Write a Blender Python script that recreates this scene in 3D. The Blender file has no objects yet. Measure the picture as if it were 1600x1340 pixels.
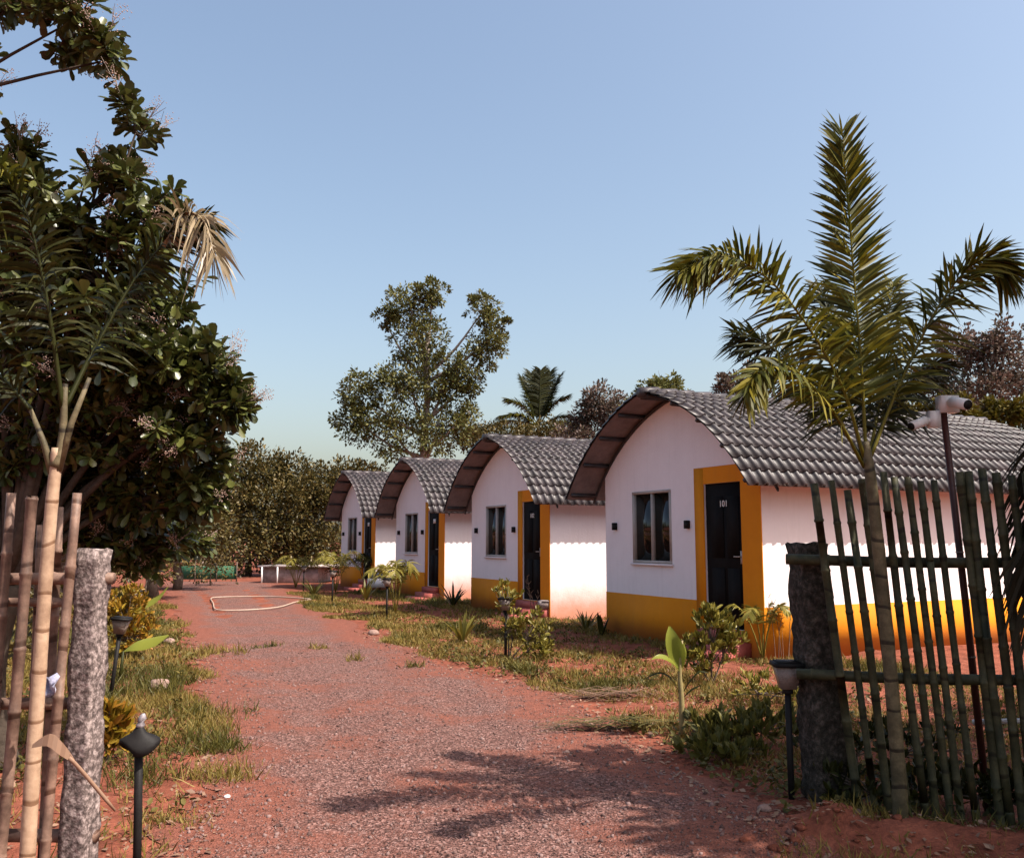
import bpy, math, random
import numpy as np
from mathutils import Vector, Matrix
random.seed(7)
RNG = np.random.default_rng(11)
R_ = math.radians
S = bpy.context.scene
# ------------------------------------------------------------------ camera
F_PX, CX, CY, CAM_H = 1400.0, 800.0, 670.0, 1.6
PITCH = math.atan(175.0 / F_PX)
cam = bpy.data.objects.new('camera', bpy.data.cameras.new('camera'))
S.collection.objects.link(cam)
cam.location = (0, 0, CAM_H)
cam.rotation_euler = (R_(90) + PITCH, 0, 0)
cam.data.sensor_fit = 'HORIZONTAL'; cam.data.sensor_width = 36
cam.data.lens = 36 * F_PX / 1600
cam.data.clip_start = 0.05; cam.data.clip_end = 2000
S.camera = cam
# ------------------------------------------------------------------ sky, sun, exposure
SUN_EL, SUN_AZ = R_(54), math.atan2(0.91, -0.42)
w = bpy.data.worlds.new('World'); S.world = w; w.use_nodes = True
nt = w.node_tree; bg = nt.nodes['Background']
sky = nt.nodes.new('ShaderNodeTexSky'); sky.sky_type = 'NISHITA'; sky.sun_disc = False
sky.sun_elevation = SUN_EL; sky.sun_rotation = SUN_AZ
sky.air_density = 1.25; sky.dust_density = 4.2; sky.ozone_density = 0.0; sky.altitude = 50
nt.links.new(sky.outputs[0], bg.inputs[0]); bg.inputs[1].default_value = 0.12
sun = bpy.data.objects.new('sun', bpy.data.lights.new('sun', 'SUN'))
S.collection.objects.link(sun)
sun.data.energy = 5.0; sun.data.angle = R_(0.5); sun.data.color = (1, 0.92, 0.82)
sd = Vector((math.sin(SUN_AZ) * math.cos(SUN_EL), math.cos(SUN_AZ) * math.cos(SUN_EL), math.sin(SUN_EL)))
sun.rotation_euler = (-sd).to_track_quat('-Z', 'Y').to_euler()
sun.location = (20, -10, 30)
S.view_settings.view_transform = 'Standard'; S.view_settings.look = 'None'
S.view_settings.exposure = 0.84; S.view_settings.gamma = 1.0

# ------------------------------------------------------------------ helpers
COL = S.collection
def ray(px, py):
    u = (px - CX) / F_PX; v = (CY - py) / F_PX
    return Vector((u, math.cos(PITCH) - v * math.sin(PITCH), math.sin(PITCH) + v * math.cos(PITCH)))
def P(px, py, d):                      # the point seen at a pixel, d metres ahead
    r = ray(px, py); k = d / r.y
    return Vector((r.x * k, d, CAM_H + r.z * k))
def G(px, py, z=0.0):                  # the point of the ground seen at a pixel
    r = ray(px, py); k = (z - CAM_H) / r.z
    return Vector((r.x * k, r.y * k, z))
def tag(o, label=None, cat=None, group=None, kind=None):
    if label: o['label'] = label
    if cat: o['category'] = cat
    if group: o['group'] = group
    if kind: o['kind'] = kind
    return o
def empty(name, loc=(0, 0, 0), rz=0, label=None, cat=None, group=None):
    o = bpy.data.objects.new(name, None); COL.objects.link(o)
    o.location = loc; o.rotation_euler = (0, 0, rz); o.empty_display_size = 0.1
    return tag(o, label, cat, group)
def link(name, me, mat, parent=None, loc=None):
    o = bpy.data.objects.new(name, me); COL.objects.link(o)
    if mat is not None and not me.materials: me.materials.append(mat)
    if parent is not None: o.parent = parent
    if loc is not None: o.location = loc
    return o
def np_mesh(name, V, loops, totals, smooth=False):
    me = bpy.data.meshes.new(name)
    V = np.asarray(V, dtype=np.float32); loops = np.asarray(loops, dtype=np.int32); totals = np.asarray(totals, dtype=np.int32)
    me.vertices.add(len(V)); me.vertices.foreach_set('co', V.ravel())
    me.loops.add(len(loops)); me.loops.foreach_set('vertex_index', loops)
    me.polygons.add(len(totals))
    st = np.concatenate(([0], np.cumsum(totals)[:-1])).astype(np.int32)
    me.polygons.foreach_set('loop_start', st); me.polygons.foreach_set('loop_total', totals)
    if smooth: me.polygons.foreach_set('use_smooth', np.ones(len(totals), dtype=bool))
    me.update(calc_edges=True); me.validate()
    return me
class MB:
    """collects shapes, then links them as ONE mesh object"""
    def __init__(s): s.v = []; s.f = []
    def add(s, v, f):
        n = len(s.v); s.v += [tuple(p) for p in v]; s.f += [[i + n for i in q] for q in f]; return s
    def box(s, x0, x1, y0, y1, z0, z1, M=None):
        v = [Vector((x, y, z)) for z in (z0, z1) for y in (y0, y1) for x in (x0, x1)]
        if M is not None: v = [M @ p for p in v]
        return s.add(v, [(0, 2, 3, 1), (4, 5, 7, 6), (0, 1, 5, 4), (2, 6, 7, 3), (0, 4, 6, 2), (1, 3, 7, 5)])
    def tube(s, pts, rad, n=8, cap=True):
        pts = [Vector(p) for p in pts]
        if not hasattr(rad, '__len__'): rad = [rad] * len(pts)
        up = Vector((0, 0, 1)); v = []; f = []; prev = None
        for i, p in enumerate(pts):
            d = (pts[min(i + 1, len(pts) - 1)] - pts[max(i - 1, 0)]).normalized()
            if prev is None:
                a = d.cross(up if abs(d.z) < .9 else Vector((1, 0, 0))).normalized()
            else:
                a = (prev - d * prev.dot(d)).normalized()
            prev = a; b = d.cross(a)
            for k in range(n):
                t = 2 * math.pi * k / n
                v.append(p + (a * math.cos(t) + b * math.sin(t)) * rad[i])
        for i in range(len(pts) - 1):
            for k in range(n):
                f.append((i * n + k, i * n + (k + 1) % n, (i + 1) * n + (k + 1) % n, (i + 1) * n + k))
        if cap:
            f.append(tuple(range(n - 1, -1, -1))); f.append(tuple((len(pts) - 1) * n + k for k in range(n)))
        return s.add(v, f)
    def frustum(s, x, y, z0, z1, a0, a1, n=4, rot=math.pi / 4, cap=True):
        v = []
        for z, a in ((z0, a0), (z1, a1)):
            for k in range(n):
                t = rot + 2 * math.pi * k / n
                v.append((x + a * math.cos(t), y + a * math.sin(t), z))
        f = [(k, (k + 1) % n, n + (k + 1) % n, n + k) for k in range(n)]
        if cap: f += [tuple(range(n - 1, -1, -1)), tuple(range(n, 2 * n))]
        return s.add(v, f)
    def mesh(s, name, smooth=False):
        L = [i for q in s.f for i in q]; T = [len(q) for q in s.f]
        return np_mesh(name, np.array(s.v, dtype=np.float32).reshape(-1, 3), L, T, smooth)
    def build(s, name, mat, parent=None, loc=None, smooth=False):
        return link(name, s.mesh(name, smooth), mat, parent, loc)
def inst(tv, tf, Rm, Pm, Sm):
    """many copies of a small template as arrays: Rm (N,3,3), Pm (N,3), Sm (N,) or (N,3)"""
    tv = np.asarray(tv, float); N = len(Pm); k = len(tv)
    Sm = np.asarray(Sm, float)
    if Sm.ndim == 1: Sm = np.repeat(Sm[:, None], 3, 1)
    loc = tv[None] * Sm[:, None, :]
    V = np.einsum('nij,nkj->nki', Rm, loc) + Pm[:, None, :]
    fl = np.array([i for q in tf for i in q]); tt = np.array([len(q) for q in tf])
    L = (fl[None] + (np.arange(N) * k)[:, None]).ravel()
    return V.reshape(-1, 3), L, np.tile(tt, N)
def frames(D, U):
    D = D / (np.linalg.norm(D, axis=1, keepdims=True) + 1e-9)
    X = np.cross(D, U); X /= (np.linalg.norm(X, axis=1, keepdims=True) + 1e-9)
    Z = np.cross(X, D)
    return np.stack([X, D, Z], axis=2)
def rdir(n):
    v = RNG.normal(size=(n, 3)); return v / np.linalg.norm(v, axis=1, keepdims=True)
def vnoise(x, y, seed=0):
    """smooth value noise in 0..1 for arrays"""
    x = np.asarray(x, float); y = np.asarray(y, float)
    def h(i, j):
        n = np.sin(i * 127.1 + j * 311.7 + seed * 74.7) * 43758.5453
        return n - np.floor(n)
    xi = np.floor(x); yi = np.floor(y); fx = x - xi; fy = y - yi
    fx = fx * fx * (3 - 2 * fx); fy = fy * fy * (3 - 2 * fy)
    return (h(xi, yi) * (1 - fx) + h(xi + 1, yi) * fx) * (1 - fy) + (h(xi, yi + 1) * (1 - fx) + h(xi + 1, yi + 1) * fx) * fy

# ------------------------------------------------------------------ materials
MATS = {}
def mat(name, c1, c2=None, rough=0.8, scale=5.0, bump=0.0, bscale=40.0, spec=0.4, metal=0.0, detail=6, c3=None, coord='Object', contrast=(0.35, 0.65)):
    m = bpy.data.materials.new(name); m.use_nodes = True; MATS[name] = m
    t = m.node_tree; b = t.nodes['Principled BSDF']
    b.inputs['Roughness'].default_value = rough; b.inputs['Metallic'].default_value = metal
    b.inputs['Specular IOR Level'].default_value = spec
    tc = t.nodes.new('ShaderNodeTexCoord')
    if c2 is None: b.inputs['Base Color'].default_value = (*c1, 1)
    else:
        n = t.nodes.new('ShaderNodeTexNoise'); n.inputs['Scale'].default_value = scale; n.inputs['Detail'].default_value = detail
        n.inputs['Roughness'].default_value = 0.72
        t.links.new(tc.outputs[coord], n.inputs['Vector'])
        r = t.nodes.new('ShaderNodeValToRGB'); r.color_ramp.elements[0].position = contrast[0]; r.color_ramp.elements[1].position = contrast[1]
        r.color_ramp.elements[0].color = (*c1, 1); r.color_ramp.elements[1].color = (*c2, 1)
        if c3:
            e = r.color_ramp.elements.new((contrast[0] + contrast[1]) / 2); e.color = (*c3, 1)
        t.links.new(n.outputs['Fac'], r.inputs['Fac']); t.links.new(r.outputs['Color'], b.inputs['Base Color'])
    if bump:
        n2 = t.nodes.new('ShaderNodeTexNoise'); n2.inputs['Scale'].default_value = bscale; n2.inputs['Detail'].default_value = 8
        t.links.new(tc.outputs[coord], n2.inputs['Vector'])
        bp = t.nodes.new('ShaderNodeBump'); bp.inputs['Strength'].default_value = bump; bp.inputs['Distance'].default_value = 0.02
        t.links.new(n2.outputs['Fac'], bp.inputs['Height']); t.links.new(bp.outputs['Normal'], b.inputs['Normal'])
    return m
def bands(m, scale, dark, width=.1, soft=.06):
    """dark growth rings up a stem, spaced along Z"""
    t = m.node_tree; b = t.nodes['Principled BSDF']; src = b.inputs['Base Color'].links[0].from_socket
    tc = t.nodes.new('ShaderNodeTexCoord'); sx = t.nodes.new('ShaderNodeSeparateXYZ'); t.links.new(tc.outputs['Object'], sx.inputs[0])
    n = t.nodes.new('ShaderNodeTexNoise'); n.inputs['Scale'].default_value = 2.5; t.links.new(tc.outputs['Object'], n.inputs['Vector'])
    a = t.nodes.new('ShaderNodeMath'); a.operation = 'MULTIPLY_ADD'; a.inputs[1].default_value = .22; t.links.new(n.outputs['Fac'], a.inputs[0])
    oi = t.nodes.new('ShaderNodeObjectInfo'); ad = t.nodes.new('ShaderNodeMath'); ad.operation = 'ADD'; t.links.new(oi.outputs['Random'], ad.inputs[0]); t.links.new(sx.outputs['Z'], ad.inputs[1]); t.links.new(ad.outputs[0], a.inputs[2])
    q = t.nodes.new('ShaderNodeMath'); q.operation = 'MULTIPLY'; q.inputs[1].default_value = scale; t.links.new(a.outputs[0], q.inputs[0])
    f = t.nodes.new('ShaderNodeMath'); f.operation = 'FRACT'; t.links.new(q.outputs[0], f.inputs[0])
    r = t.nodes.new('ShaderNodeValToRGB'); e = r.color_ramp.elements; e[0].position = width; e[0].color = (*dark, 1); e[1].position = width + soft; e[1].color = (1, 1, 1, 1)
    t.links.new(f.outputs[0], r.inputs['Fac'])
    x = t.nodes.new('ShaderNodeMix'); x.data_type = 'RGBA'; x.blend_type = 'MULTIPLY'; x.inputs[0].default_value = 1
    t.links.new(src, x.inputs[6]); t.links.new(r.outputs['Color'], x.inputs[7]); t.links.new(x.outputs[2], b.inputs['Base Color'])
def leafmat(name, cols, rough=0.5, trans=0.25, spec=0.25):
    """per-leaf colour (random per island), a little light passing through"""
    m = bpy.data.materials.new(name); m.use_nodes = True; t = m.node_tree
    b = t.nodes['Principled BSDF']; b.inputs['Roughness'].default_value = rough; b.inputs['Specular IOR Level'].default_value = spec
    g = t.nodes.new('ShaderNodeNewGeometry'); r = t.nodes.new('ShaderNodeValToRGB')
    el = r.color_ramp.elements
    while len(el) < len(cols): el.new(0.5)
    for i, c in enumerate(cols):
        el[i].position = i / max(1, len(cols) - 1); el[i].color = (c[0] * .74, c[1] * .78, c[2] * .48, 1)
    t.links.new(g.outputs['Random Per Island'], r.inputs['Fac']); t.links.new(r.outputs['Color'], b.inputs['Base Color'])
    tr = t.nodes.new('ShaderNodeBsdfTranslucent'); mx = t.nodes.new('ShaderNodeMixShader'); mx.inputs[0].default_value = trans
    t.links.new(r.outputs['Color'], tr.inputs['Color'])
    t.links.new(b.outputs[0], mx.inputs[1]); t.links.new(tr.outputs[0], mx.inputs[2])
    t.links.new(mx.outputs[0], t.nodes['Material Output'].inputs['Surface'])
    return m
SOIL1, SOIL2 = (0.20, 0.060, 0.036), (0.33, 0.105, 0.064)
M_soil = mat('red_soil', (0.075, 0.023, 0.014), (0.30, 0.098, 0.060), 0.95, 3.5, 1.0, 35, 0.1, c3=(0.175, 0.055, 0.034), detail=14, contrast=(0.30, 0.70))
M_white = mat('white_plaster', (0.80, 0.715, 0.725), (0.84, 0.76, 0.77), 0.85, 2.2, 0.12, 25, 0.2)
M_yellow = mat('yellow_paint', (0.64, 0.205, 0.003), (0.70, 0.235, 0.004), 0.75, 2.5, 0.1, 30, 0.25)
M_tile = mat('roof_tile', (0.026, 0.020, 0.021), (0.066, 0.051, 0.053), 0.47, 2.2, 0.12, 50, 0.45)
def vary(m, lo, hi):
    t = m.node_tree; b = t.nodes['Principled BSDF']; src = b.inputs['Base Color'].links[0].from_socket
    g = t.nodes.new('ShaderNodeNewGeometry'); oi = t.nodes.new('ShaderNodeObjectInfo'); a = t.nodes.new('ShaderNodeMath'); a.operation = 'ADD'
    t.links.new(g.outputs['Random Per Island'], a.inputs[0]); t.links.new(oi.outputs['Random'], a.inputs[1])
    f = t.nodes.new('ShaderNodeMath'); f.operation = 'FRACT'; t.links.new(a.outputs[0], f.inputs[0])
    r = t.nodes.new('ShaderNodeMapRange'); r.inputs['To Min'].default_value = lo; r.inputs['To Max'].default_value = hi; t.links.new(f.outputs[0], r.inputs['Value'])
    x = t.nodes.new('ShaderNodeMix'); x.data_type = 'RGBA'; x.blend_type = 'MULTIPLY'; x.inputs[0].default_value = 1
    t.links.new(src, x.inputs[6]); t.links.new(r.outputs[0], x.inputs[7]); t.links.new(x.outputs[2], b.inputs['Base Color'])
vary(M_tile, .65, 1.35)
M_under = mat('roof_sheet', (0.17, 0.125, 0.115), (0.26, 0.195, 0.18), 0.6, 4.0, 0.05, 20, 0.3)
M_steel = mat('dark_steel', (0.03, 0.026, 0.026), (0.05, 0.04, 0.04), 0.5, 8, 0.1, 40)
M_black = mat('black_door_paint', (0.006, 0.005, 0.005), (0.010, 0.008, 0.008), 0.75, 6, 0.03, 30, 0.12)
M_alu = mat('window_aluminium', (0.36, 0.31, 0.28), (0.42, 0.37, 0.34), 0.45, 8, 0, 1, 0.5)
M_glass = mat('dark_window_glass', (0.006, 0.007, 0.006), None, 0.04, spec=0.6)
M_redstep = mat('red_oxide_step', (0.34, 0.075, 0.06), (0.42, 0.11, 0.09), 0.7, 7, 0.2, 30)
M_plastic = mat('black_plastic', (0.009, 0.008, 0.008), (0.016, 0.014, 0.014), 0.6, 9, 0.05, 40, 0.15)
M_lens = mat('lamp_lens', (0.17, 0.13, 0.11), (0.24, 0.19, 0.165), 0.35, 60, 0.4, 120, 0.5)
M_number = mat('number_plate_letters', (0.7, 0.68, 0.66), None, 0.5)
M_granite = mat('rough_granite', (0.042, 0.031, 0.029), (0.36, 0.285, 0.27), 0.9, 38, 0.45, 45, 0.2, c3=(0.14, 0.105, 0.098), contrast=(0.36, 0.62))
M_granite_d = mat('dark_granite', (0.018, 0.016, 0.012), (0.12, 0.092, 0.078), 0.95, 22, 0.9, 50, 0.15, c3=(0.045, 0.038, 0.030))  # darker granite tones for the gatepost at the fence
M_bamboo = mat('dry_bamboo', (0.075, 0.042, 0.030), (0.25, 0.15, 0.11), 0.6, 7, 0.15, 30, 0.35, c3=(0.15, 0.088, 0.064))
M_bamboo_g = mat('shade_dark_green_bamboo', (0.018, 0.020, 0.008), (0.070, 0.062, 0.028), 0.65, 9, 0.15, 30, 0.3, c3=(0.038, 0.037, 0.016))  # base colour darkened to carry the shade over the fence
M_trunk_l = mat('pale_palm_trunk', (0.23, 0.14, 0.09), (0.46, 0.32, 0.22), 0.6, 5, 0.2, 25, 0.3, c3=(0.36, 0.235, 0.155))
M_trunk_r = mat('palm_trunk', (0.042, 0.034, 0.016), (0.17, 0.13, 0.07), 0.65, 5, 0.25, 25, 0.3, c3=(0.09, 0.07, 0.036))
bands(M_trunk_l, 5.5, (.45, .36, .30), .06, .05); bands(M_trunk_r, 5.0, (.25, .22, .2), .07, .05); bands(M_bamboo, 3.1, (.35, .27, .22), .05, .04); bands(M_bamboo_g, 3.4, (.35, .33, .3), .05, .04)
M_rust = mat('maroon_pole_paint', (0.045, 0.011, 0.009), (0.07, 0.019, 0.014), 0.5, 9, 0.1, 40)
M_camwhite = mat('white_camera_plastic', (0.70, 0.66, 0.65), (0.74, 0.70, 0.69), 0.4, 9, 0, 1, 0.4)
M_wire = mat('galvanised_wire', (0.22, 0.19, 0.18), (0.32, 0.28, 0.26), 0.5, 20, 0, 1, 0.5, 0.6)
M_bark = mat('tree_bark', (0.09, 0.065, 0.05), (0.17, 0.13, 0.105), 0.9, 6, 0.8, 25, 0.2)
M_palebark = mat('pale_bark', (0.22, 0.17, 0.145), (0.34, 0.28, 0.24), 0.9, 6, 0.6, 25, 0.2)
M_hose = mat('pale_hose', (0.36, 0.26, 0.20), (0.46, 0.35, 0.28), 0.5, 10)
M_conc = mat('old_concrete', (0.17, 0.125, 0.11), (0.56, 0.46, 0.44), 0.9, 2, 0.3, 25)
M_stone = mat('pale_stone', (0.20, 0.12, 0.095), (0.32, 0.21, 0.175), 0.9, 9, 0.6, 30)
M_net = mat('green_net', (0.02, 0.085, 0.045), (0.03, 0.12, 0.06), 0.8, 20)
M_cloth = mat('checked_cloth', (0.10, 0.12, 0.24), (0.55, 0.52, 0.60), 0.9, 14, 0.3, 40)
M_dry = leafmat('dry_leaf', [(0.17, 0.09, 0.10), (0.40, 0.23, 0.25), (0.26, 0.14, 0.15)], 0.6, 0.15)
M_thatch = leafmat('dark_dry_frond', [(0.018, 0.014, 0.010), (0.05, 0.038, 0.028), (0.028, 0.022, 0.016)], 0.7, 0.08)
M_cashew = leafmat('cashew_leaf', [(0.026, 0.034, 0.012), (0.065, 0.076, 0.024), (0.14, 0.14, 0.055), (0.042, 0.05, 0.015)], 0.38, 0.16, 0.5)
M_blossom = leafmat('cashew_blossom', [(0.55, 0.35, 0.48), (0.75, 0.50, 0.68), (0.40, 0.22, 0.28)], 0.8, 0.2)
M_palm = leafmat('palm_leaflet', [(0.030, 0.038, 0.010), (0.095, 0.095, 0.022), (0.28, 0.215, 0.036), (0.055, 0.060, 0.015), (0.17, 0.145, 0.028)], 0.5, 0.22, 0.22)
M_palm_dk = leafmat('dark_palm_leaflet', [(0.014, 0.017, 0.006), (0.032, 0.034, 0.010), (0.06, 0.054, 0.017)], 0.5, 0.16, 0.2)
M_palm_dry = leafmat('tan_palm_leaflet', [(0.26, 0.18, 0.16), (0.42, 0.30, 0.28), (0.17, 0.12, 0.09)], 0.42, 0.2, 0.5)
M_leaf_a = leafmat('tall_tree_leaf', [(0.06, 0.064, 0.026), (0.15, 0.145, 0.065), (0.24, 0.205, 0.11), (0.09, 0.09, 0.04)], 0.45, 0.2)
M_leaf_b = leafmat('mango_leaf', [(0.030, 0.027, 0.010), (0.095, 0.072, 0.030), (0.21, 0.14, 0.075), (0.05, 0.042, 0.015)], 0.45, 0.18)
M_leaf_c = leafmat('pinkish_leaf', [(0.055, 0.047, 0.045), (0.18, 0.115, 0.15), (0.26, 0.165, 0.22), (0.075, 0.062, 0.05)], 0.5, 0.18)
M_leaf_d = leafmat('hedge_leaf', [(0.05, 0.045, 0.010), (0.12, 0.09, 0.018), (0.17, 0.12, 0.03)], 0.45, 0.22)
M_croton = leafmat('croton_leaf', [(0.09, 0.085, 0.02), (0.24, 0.19, 0.05), (0.33, 0.25, 0.08), (0.14, 0.12, 0.03)], 0.42, 0.25)
M_croton_o = leafmat('orange_croton_leaf', [(0.20, 0.13, 0.02), (0.40, 0.24, 0.04), (0.36, 0.14, 0.03), (0.14, 0.12, 0.02)], 0.42, 0.25)
M_banana = leafmat('banana_leaf', [(0.27, 0.28, 0.06), (0.32, 0.32, 0.08)], 0.4, 0.35)
M_grass = leafmat('dry_grass', [(0.12, 0.088, 0.024), (0.25, 0.172, 0.055), (0.34, 0.225, 0.10), (0.17, 0.122, 0.032), (0.40, 0.27, 0.15)], 0.6, 0.25, 0.25)
M_weed = leafmat('verge_weed_leaf', [(0.055, 0.046, 0.016), (0.11, 0.088, 0.030), (0.17, 0.125, 0.05)], 0.6, 0.2, 0.2)
M_grass_g = leafmat('green_grass', [(0.06, 0.055, 0.016), (0.115, 0.098, 0.028), (0.18, 0.14, 0.045)], 0.55, 0.25, 0.3)
M_gravel = leafmat('loose_gravel', [(0.09, 0.047, 0.065), (0.20, 0.11, 0.155), (0.31, 0.19, 0.28), (0.15, 0.07, 0.09)], 0.85, 0.0, 0.2)

# ------------------------------------------------------------------ ground and road
def edge_pts(px): return np.array([[G(x, y).x, G(x, y).y] for x, y in px])
ROAD_L = np.vstack([[[-1.25, 0.5], [-1.3, 2.5]], edge_pts([(270, 1340), (300, 1240), (325, 1170), (310, 1100), (308, 1040), (288, 985), (268, 943), (245, 917), (236, 905)])])
ROAD_R = np.vstack([[[1.9, 0.5], [1.75, 2.5]], edge_pts([(1270, 1340), (1185, 1275), (1020, 1178), (880, 1085), (700, 1040), (605, 1005), (505, 955), (470, 932), (440, 914), (415, 905)])])
def xat(E, y): return np.interp(y, E[:, 1], E[:, 0])
def on_road(x, y): return (x > xat(ROAD_L, y)) & (x < xat(ROAD_R, y)) & (y < 36)
def ground_z(x, y):
    x = np.asarray(x, float); y = np.asarray(y, float)
    dl = np.clip((xat(ROAD_L, y) - x) / 0.8, 0, 1); dr = np.clip((x - xat(ROAD_R, y)) / 0.8, 0, 1)
    off = np.clip(np.maximum(dl, dr), 0, 1) * np.clip((30 - y) / 10, 0, 1)
    z = off * (0.05 * (vnoise(x * 1.3, y * 1.3, 1) - .35) + 0.035 * (vnoise(x * 4, y * 4, 2) - .5))
    m = G(1290, 1312)
    z = z + 0.13 * np.exp(-(((x - m.x) / .42) ** 2 + ((y - m.y) / .22) ** 2)) * (0.6 + 0.8 * vnoise(x * 9, y * 9, 3))
    m = G(1480, 1320)
    z = z + 0.07 * np.exp(-(((x - m.x) / .5) ** 2 + ((y - m.y) / .2) ** 2)) * (0.5 + vnoise(x * 9, y * 9, 4))
    tw = (x - xat(ROAD_L, y)) / (xat(ROAD_R, y) - xat(ROAD_L, y)) + .04 * (vnoise(y * .5, y * 0, 6) - .5)
    rut = np.exp(-((tw - .30) / .06) ** 2) + np.exp(-((tw - .68) / .06) ** 2)
    z = z - .022 * rut * np.clip((34 - y) / 8, 0, 1) * (.6 + .8 * vnoise(x * 1.7, y * .9, 7)) * (np.abs(x) < 40)
    z = z + 0.012 * (vnoise(x * .8, y * .8, 5) - .5)
    return z
xs = np.concatenate([[-900, -300, -100, -50, -30], np.arange(-20, -6, .5), np.arange(-6, 6, .1), np.arange(6, 20, .5), [30, 50, 100, 300, 900]])
ys = np.concatenate([[-60, -20, -5], np.arange(0, 14, .1), np.arange(14, 24, .25), np.arange(24, 50, 1.0), [60, 90, 200, 500, 1200]])
def grid_mesh(name, X, Y, Z):
    ny, nx = X.shape
    V = np.stack([X, Y, Z], 2).reshape(-1, 3)
    i = np.arange((ny - 1) * (nx - 1)); r = i // (nx - 1); c = i % (nx - 1); a = r * nx + c
    L = np.stack([a, a + 1, a + nx + 1, a + nx], 1).ravel()
    return np_mesh(name, V, L, np.full(len(i), 4), True)
X, Y = np.meshgrid(xs, ys)
tag(link('ground', grid_mesh('ground', X, Y, ground_z(X, Y)), M_soil), kind='structure')
def road_material():
    m = bpy.data.materials.new('gravel_drive'); m.use_nodes = True; t = m.node_tree; b = t.nodes['Principled BSDF']
    b.inputs['Roughness'].default_value = 0.92; b.inputs['Specular IOR Level'].default_value = 0.15
    tc = t.nodes.new('ShaderNodeTexCoord')
    def noise(s, d=6, r=.6):
        n = t.nodes.new('ShaderNodeTexNoise'); n.inputs['Scale'].default_value = s; n.inputs['Detail'].default_value = d; n.inputs['Roughness'].default_value = r
        t.links.new(tc.outputs['Object'], n.inputs['Vector']); return n
    def ramp(src, stops):
        r = t.nodes.new('ShaderNodeValToRGB'); e = r.color_ramp.elements
        while len(e) < len(stops): e.new(.5)
        for q, (p, c) in zip(e, stops): q.position = p; q.color = (*c, 1)
        t.links.new(src, r.inputs['Fac']); return r
    def mix(f, a, c):
        x = t.nodes.new('ShaderNodeMix'); x.data_type = 'RGBA'; t.links.new(f, x.inputs[0]); t.links.new(a, x.inputs[6]); t.links.new(c, x.inputs[7]); return x.outputs[2]
    vo = t.nodes.new('ShaderNodeTexVoronoi'); vo.inputs['Scale'].default_value = 74; t.links.new(tc.outputs['Object'], vo.inputs['Vector'])
    bw = t.nodes.new('ShaderNodeSeparateColor'); t.links.new(vo.outputs['Color'], bw.inputs[0])
    gravel = ramp(bw.outputs[0], [(0, (0.036, 0.017, 0.014)), (.4, (0.122, 0.059, 0.048)), (.8, (0.185, 0.093, 0.077)), (1, (0.33, 0.19, 0.165))])
    soil = ramp(noise(11, 14, .75).outputs['Fac'], [(.3, (0.10, 0.034, 0.023)), (.7, (0.27, 0.092, 0.060))])
    a = t.nodes.new('ShaderNodeAttribute'); a.attribute_name = 'edge'
    ad = t.nodes.new('ShaderNodeMath'); ad.operation = 'ADD'; t.links.new(noise(1.1, 7, .7).outputs['Fac'], ad.inputs[0]); t.links.new(a.outputs['Fac'], ad.inputs[1])
    f = ramp(ad.outputs[0], [(.47, (0, 0, 0)), (.66, (1, 1, 1))])
    sep = t.nodes.new('ShaderNodeSeparateColor'); t.links.new(f.outputs['Color'], sep.inputs[0])
    mm = t.nodes.new('ShaderNodeMath'); mm.operation = 'MULTIPLY'; mm.inputs[1].default_value = .88; t.links.new(sep.outputs[0], mm.inputs[0])
    t.links.new(mix(mm.outputs[0], gravel.outputs['Color'], soil.outputs['Color']), b.inputs['Base Color'])
    bp = t.nodes.new('ShaderNodeBump'); bp.inputs['Strength'].default_value = 0.8; bp.inputs['Distance'].default_value = 0.012
    t.links.new(vo.outputs['Distance'], bp.inputs['Height'])
    bp2 = t.nodes.new('ShaderNodeBump'); bp2.inputs['Strength'].default_value = 0.6; bp2.inputs['Distance'].default_value = 0.03
    t.links.new(noise(18, 8).outputs['Fac'], bp2.inputs['Height']); t.links.new(bp.outputs['Normal'], bp2.inputs['Normal'])
    t.links.new(bp2.outputs['Normal'], b.inputs['Normal'])
    return m
ry = np.concatenate([np.arange(0.5, 14, .1), np.arange(14, 24, .25), np.arange(24, 36.1, 1.0)]); nc = 60
tt = np.linspace(0, 1, nc)
jl = (vnoise(ry * 2.3, ry * 0, 8) - .5) * .35 + (vnoise(ry * 7, ry * 0, 9) - .5) * .15
jr = (vnoise(ry * 2.1, ry * 0 + 5, 8) - .5) * .4 + (vnoise(ry * 7, ry * 0 + 5, 9) - .5) * .15
XL = xat(ROAD_L, ry) + jl; XR = xat(ROAD_R, ry) + jr
RX = XL[:, None] * (1 - tt) + XR[:, None] * tt; RY = np.repeat(ry[:, None], nc, 1)
me = grid_mesh('road', RX, RY, ground_z(RX, RY) + 0.006)
at_ = me.attributes.new('edge', 'FLOAT', 'POINT')
ev = np.clip(1 - np.minimum(tt[None] * (XR - XL)[:, None], (1 - tt[None]) * (XR - XL)[:, None]) / 0.75, 0, 1) * .38
at_.data.foreach_set('value', ev.ravel().astype(np.float32))
tag(link('road', me, road_material()), kind='structure')
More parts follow.
